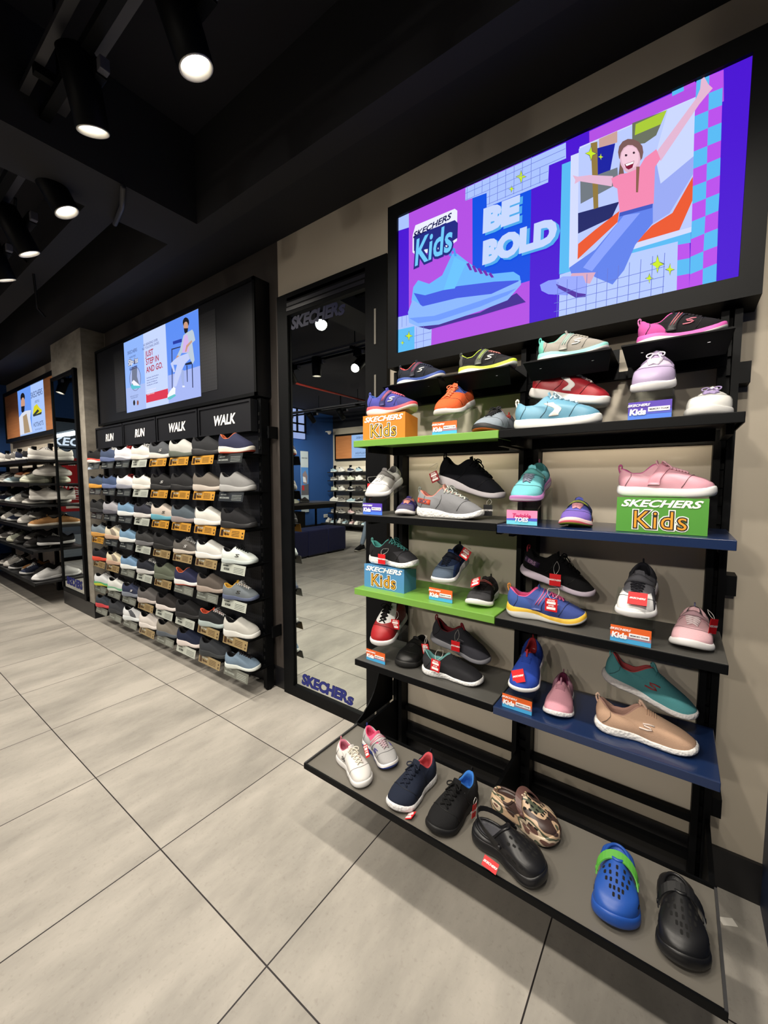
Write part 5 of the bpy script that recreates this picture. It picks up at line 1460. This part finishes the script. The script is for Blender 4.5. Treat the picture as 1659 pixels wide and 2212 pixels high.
# ------------------------------------------------------------------ far side of the shop, seen in the tall mirror
FX = [-7.9, -7.32, -6.72, -6.12, -5.5]
open_rack('open_shelf_rack', 'black open-shelf rack on the far wall, seen in the tall mirror', FX, -5.24, None, .3, -1, 1.75, PANEL)
FZ = [1.56, 1.33, 1.045, .745, .43, .17]
for r, z in enumerate(FZ):
    dp = .33 if r < 5 else .60
    t = thing('shelf_board', 'long black shelf, %s down on the far wall rack' % ORD[r], 'shelf', (-6.75, -5.28, z), group='long shelves on the far wall')
    MB().box(-1.15, 1.28, .045, dp, -.025, 0, mat('1c1c1e', .4)).build('board', t)
rr = random.Random(3)
for r, z in enumerate(FZ):
    i = 0; x = -7.78
    pal = [(9, 1, 4, 9, 1, 1), (2, 1, 5, 1, 10, 1, 2), (5, 1, 0, 7, 1, 5), (1, 2, 9, 0, 1, 2), (2, 2, 10, 2, 7, 1), (1, 9, 1, 9, 10, 1, 9, 10, 1)][r]
    while x < -6.15:
        k = pal[i % len(pal)]
        stock_shoe(k, '%s sneaker, number %s from the blue wall on the far rack, %s shelf' % (PROTO[k][3], ('one two three four five six seven eight nine ten eleven twelve').split()[i], ORD[r]), (x, -5.28+(.19 if r < 5 else .42)+.03*(i % 2), z+.001), (72 if r == 5 else 165 if r == 3 else 15)+rr.uniform(-6, 6), 'sneakers on the far wall rack', .27)
        x += .31 if r < 5 else .21; i += 1
t = wood_screen('lit screen between wood panels on the far wall, seen in the tall mirror', -7.83, -5.6, -7.25, -6.2, 1.93, 2.55, -5.22, 1, None, None)
b = MB(); F = lambda x, y_, z: Matrix.Translation((x, y_, z)) @ Matrix.Rotation(pi, 4, 'Z') @ Matrix.Rotation(pi/2, 4, 'X')
text(b, 'EVOLUTION', .075, glow('203060'), F(-6.85, -5.165, 2.05)); text(b, 'SKECHERS', .08, glow('203060'), F(-6.85, -5.165, 2.46)); b.box(-7.1, -6.6, -5.166, -5.165, 1.98, 1.985, glow('203060')); b.build('lettering', t)
b = MB(); b.prism([(-7.1, 2.2), (-6.62, 2.2), (-6.6, 2.25), (-6.8, 2.31), (-6.9, 2.38), (-7.0, 2.33), (-7.12, 2.36)], -5.167, -5.166, glow('3868a8')); b.build('picture', t)

# lantern-like lit window box and poster on the blue wall
t = thing('light_box', 'pale lit box with black grid bars high on the blue wall', 'light box', (-7.99, -3.75, 2.9))
MB().box(0, .06, -.42, .42, -.50, .50, glow('a4b4ec', .95)).build('diffuser', t)
b = MB()
for yy in (-.41, -.14, .14, .41): b.box(.06, .10, yy-.018, yy+.018, -.36, .46, M_BLK)
for zz in (-.34, -.13, .25, .45): b.box(.06, .10, -.43, .43, zz-.018, zz+.018, M_BLK)
b.build('grid', t)
t = thing('poster', 'tall narrow poster of red shoes on the blue wall by the black table', 'poster', (-7.985, -4.18, 1.29)); RYp = Matrix.Rotation(pi/2, 4, 'Z')
MB().box(0, .01, -.13, .13, -.80, .80, card('b8c4cc')).build('sheet', t)
b = MB()
def pz(pts, h, d): b.add([(.0102+d, yy, zz) for yy, zz in pts], [tuple(range(len(pts)))], card(h))
pz([(-.13, -.35), (.13, -.35), (.13, .38), (-.13, .38)], '4c84c8', .0002); pz([(-.13, -.35), (.13, -.35), (.13, -.1), (-.13, -.05)], '5c5c64', .0004); pz([(-.08, -.05), (.05, -.05), (.08, .2), (-.02, .3), (-.1, .15)], '8c7c80', .0006)
pz([(-.06, -.02), (.06, .0), (.07, .14), (-.02, .12)], 'dce0e8', .0008); pz([(.02, -.22), (.09, -.22), (.09, -.08), (.03, -.1)], 'c02830', .001); pz([(-.10, -.62), (.08, -.62), (.06, -.48), (-.02, -.5)], 'b82028', .001)
b.build('picture', t)
b = MB(); text(b, 'SKECHERS', .045, card('303848'), Matrix.Translation((.0115, 0, .62)) @ RYp @ Matrix.Rotation(pi/2, 4, 'X'), .02); b.build('lettering', t)
t = thing('power_socket', 'white double socket low on the blue wall', 'socket', (-7.985, -4.95, .34)); MB().box(0, .012, -.075, .075, -.045, .045, mat('d8d8d4', .4), bev=.003).build('plate', t)
b = MB()
for yy in (-.035, .035): b.box(.012, .0135, yy-.02, yy+.02, -.02, .02, mat('a8a8a4'))
b.build('outlet', t)

# ottomans
for i, y in enumerate((-1.30, -1.78, -2.26)):
    t = thing('ottoman', 'navy cube ottoman, %s in the row reflected in the tall mirror' % ('left end', 'middle', 'right end')[i], 'ottoman', (-5.30, y, 0), group='navy ottomans')
    MB().box(-.235, .235, -.237, .237, .03, .462, mat('1c2048', 0.5, bump='noise', scale=400, amp=.1), bev=.018).build('cushion', t)
    MB().box(-.21, .21, -.21, .21, 0, .03, mat('0c0c10')).build('base', t)
# table with two shoes
t = thing('display_table', 'black display table behind the ottomans', 'table', (-7.25, -3.45, 0))
MB().box(-.35, .35, -.75, .75, .76, .81, mat('3a3a3c', .35)).build('tabletop', t); MB().box(-.34, .34, -.74, .74, .66, .76, M_BLK).build('apron', t)
for sx in (-1, 1):
    for sy in (-1, 1): MB().box(sx*.33-.02, sx*.33+.02, sy*.73-.02, sy*.73+.02, 0, .66, M_BLK).build('leg', t)
t = thing('storage_box', 'black storage cabinet under the display table', 'cabinet', (-7.25, -3.05, 0)); MB().box(-.22, .22, -.25, .25, .0, .60, mat('141416', .5), bev=.006).build('body', t); MB().box(.22, .225, -.24, -.01, .01, .59, M_BLK).box(.22, .225, .01, .24, .01, .59, M_BLK).build('door', t)
stock_shoe(5, 'sage sneaker nearest the edge of the black display table', (-7.02, -2.95, .811), -60, 'shoes on the table')
stock_shoe(7, 'all-black sneaker on the black display table', (-7.05, -3.30, .811), -75, 'shoes on the table')

# ------------------------------------------------------------------ shopper, seen only from the knee down in the mirror
def person():
    t = thing('person', 'standing shopper in faded blue jeans and black sneakers, reflected in the tall mirror', 'person', (-4.7, -2.98, 0))
    J = {}  # joints in metres relative to the base; faces +y, right foot forward
    J['pel'] = (0, -.02, .95, .13); J['wai'] = (0, -.01, 1.08, .125); J['che'] = (0, .0, 1.30, .15); J['nek'] = (0, .0, 1.47, .055); J['hd0'] = (0, .02, 1.55, .075); J['hd1'] = (0, .025, 1.64, .09); J['hd2'] = (0, .02, 1.71, .07)
    E_ = [('pel', 'wai'), ('wai', 'che'), ('che', 'nek'), ('nek', 'hd0'), ('hd0', 'hd1'), ('hd1', 'hd2')]
    def limb(chain, root):
        p = root
        for nm, v in chain: J[nm] = v; E_.append((p, nm)); p = nm
    limb([('hl', (-.09, -.02, .90, .095)), ('kl', (-.10, .16, .50, .062)), ('al', (-.10, .34, .10, .043))], 'pel')
    limb([('hr', (.09, -.02, .90, .095)), ('kr', (.10, -.06, .50, .062)), ('ar', (.11, -.16, .10, .043))], 'pel')
    for s_, a in ((-1, 'l'), (1, 'r')):
        limb([('s'+a, (s_*.18, 0, 1.40, .055)), ('e'+a, (s_*.24, -.03, 1.13, .042)), ('w'+a, (s_*.24, .08, .92, .030)), ('h'+a+'0', (s_*.24, .11, .86, .034))], 'che')
        for q in range(5):
            dx = (-.026+.013*q); limb([('f%s%d0' % (a, q), (s_*.24+dx*.5, .12+dx, .83, .009)), ('f%s%d1' % (a, q), (s_*.24, .125+dx, .80, .008)), ('f%s%d2' % (a, q), (s_*.235, .12+dx, .775+.01*abs(q-2), .007))], 'h'+a+'0')
    ks = list(J); me = bpy.data.meshes.new('body'); me.from_pydata([J[k][:3] for k in ks], [(ks.index(a), ks.index(b_)) for a, b_ in E_], [])
    o = link('body', me, t); m = o.modifiers.new('skin', 'SKIN'); m.use_smooth_shade = True
    for i, k in enumerate(ks): v = me.skin_vertices[0].data[i]; v.radius = (J[k][3], J[k][3]); v.use_root = (k == 'pel')
    s_ = o.modifiers.new('sub', 'SUBSURF'); s_.levels = 1; s_.render_levels = 2
    def body_mat(nt, b_):
        N = nt.nodes.new; L = nt.links.new; tc = N('ShaderNodeTexCoord'); sx = N('ShaderNodeSeparateXYZ'); L(tc.outputs['Object'], sx.inputs[0])
        r = N('ShaderNodeValToRGB'); r.color_ramp.interpolation = 'CONSTANT'; e = r.color_ramp.elements; e[0].position = 0; e[0].color = lin('8c9cb0'); e[1].position = .56; e[1].color = lin('44484c')
        q = e.new(.86); q.color = lin('b88c74')
        d = N('ShaderNodeMath'); d.operation = 'DIVIDE'; d.inputs[1].default_value = 1.75; L(sx.outputs[2], d.inputs[0]); L(d.outputs[0], r.inputs[0]); L(r.outputs[0], b_.inputs['Base Color']); b_.inputs['Roughness'].default_value = .85
    me.materials.append(nodes_mat('jeans_and_shirt', body_mat))
    b = MB().lathe([(0, .105), (.06, .095), (.10, .04), (.10, -.03), (.085, -.06)], fabric('1c1614'), 20, Matrix.Translation((0, .0, 1.68))); b.build('hair', t)
    for nm, (x, y) in (('a', (-.10, .40)), ('b', (.11, -.10))):
        K = Last(n=14, **SHAPE['runner']); b = MB(); zb, th = build_sole(b, K, rubber('c8c0b4')); P, R = build_upper(b, K, zb, th, fabric('141416')); build_lining(b, K, P, R, zb, th, fabric('1c1c1c'))
        Mx = Matrix.Translation((x, y, 0)) @ Matrix.Rotation(pi/2, 4, 'Z') @ Matrix.Scale(.28, 4); b.v = [tuple(Mx @ Vector(v)) for v in b.v]; b.build('shoe', t)
person()
# scrap of paper by the right wall
t = MB().box(-.02, .02, -.012, .012, 0, .001, card('d8d4cc')).build('paper_scrap', None, (.175, 1.50, 0.0005), (0, 0, .5)); tag(t, 'small white paper scrap on the floor by the baseboard', 'paper')
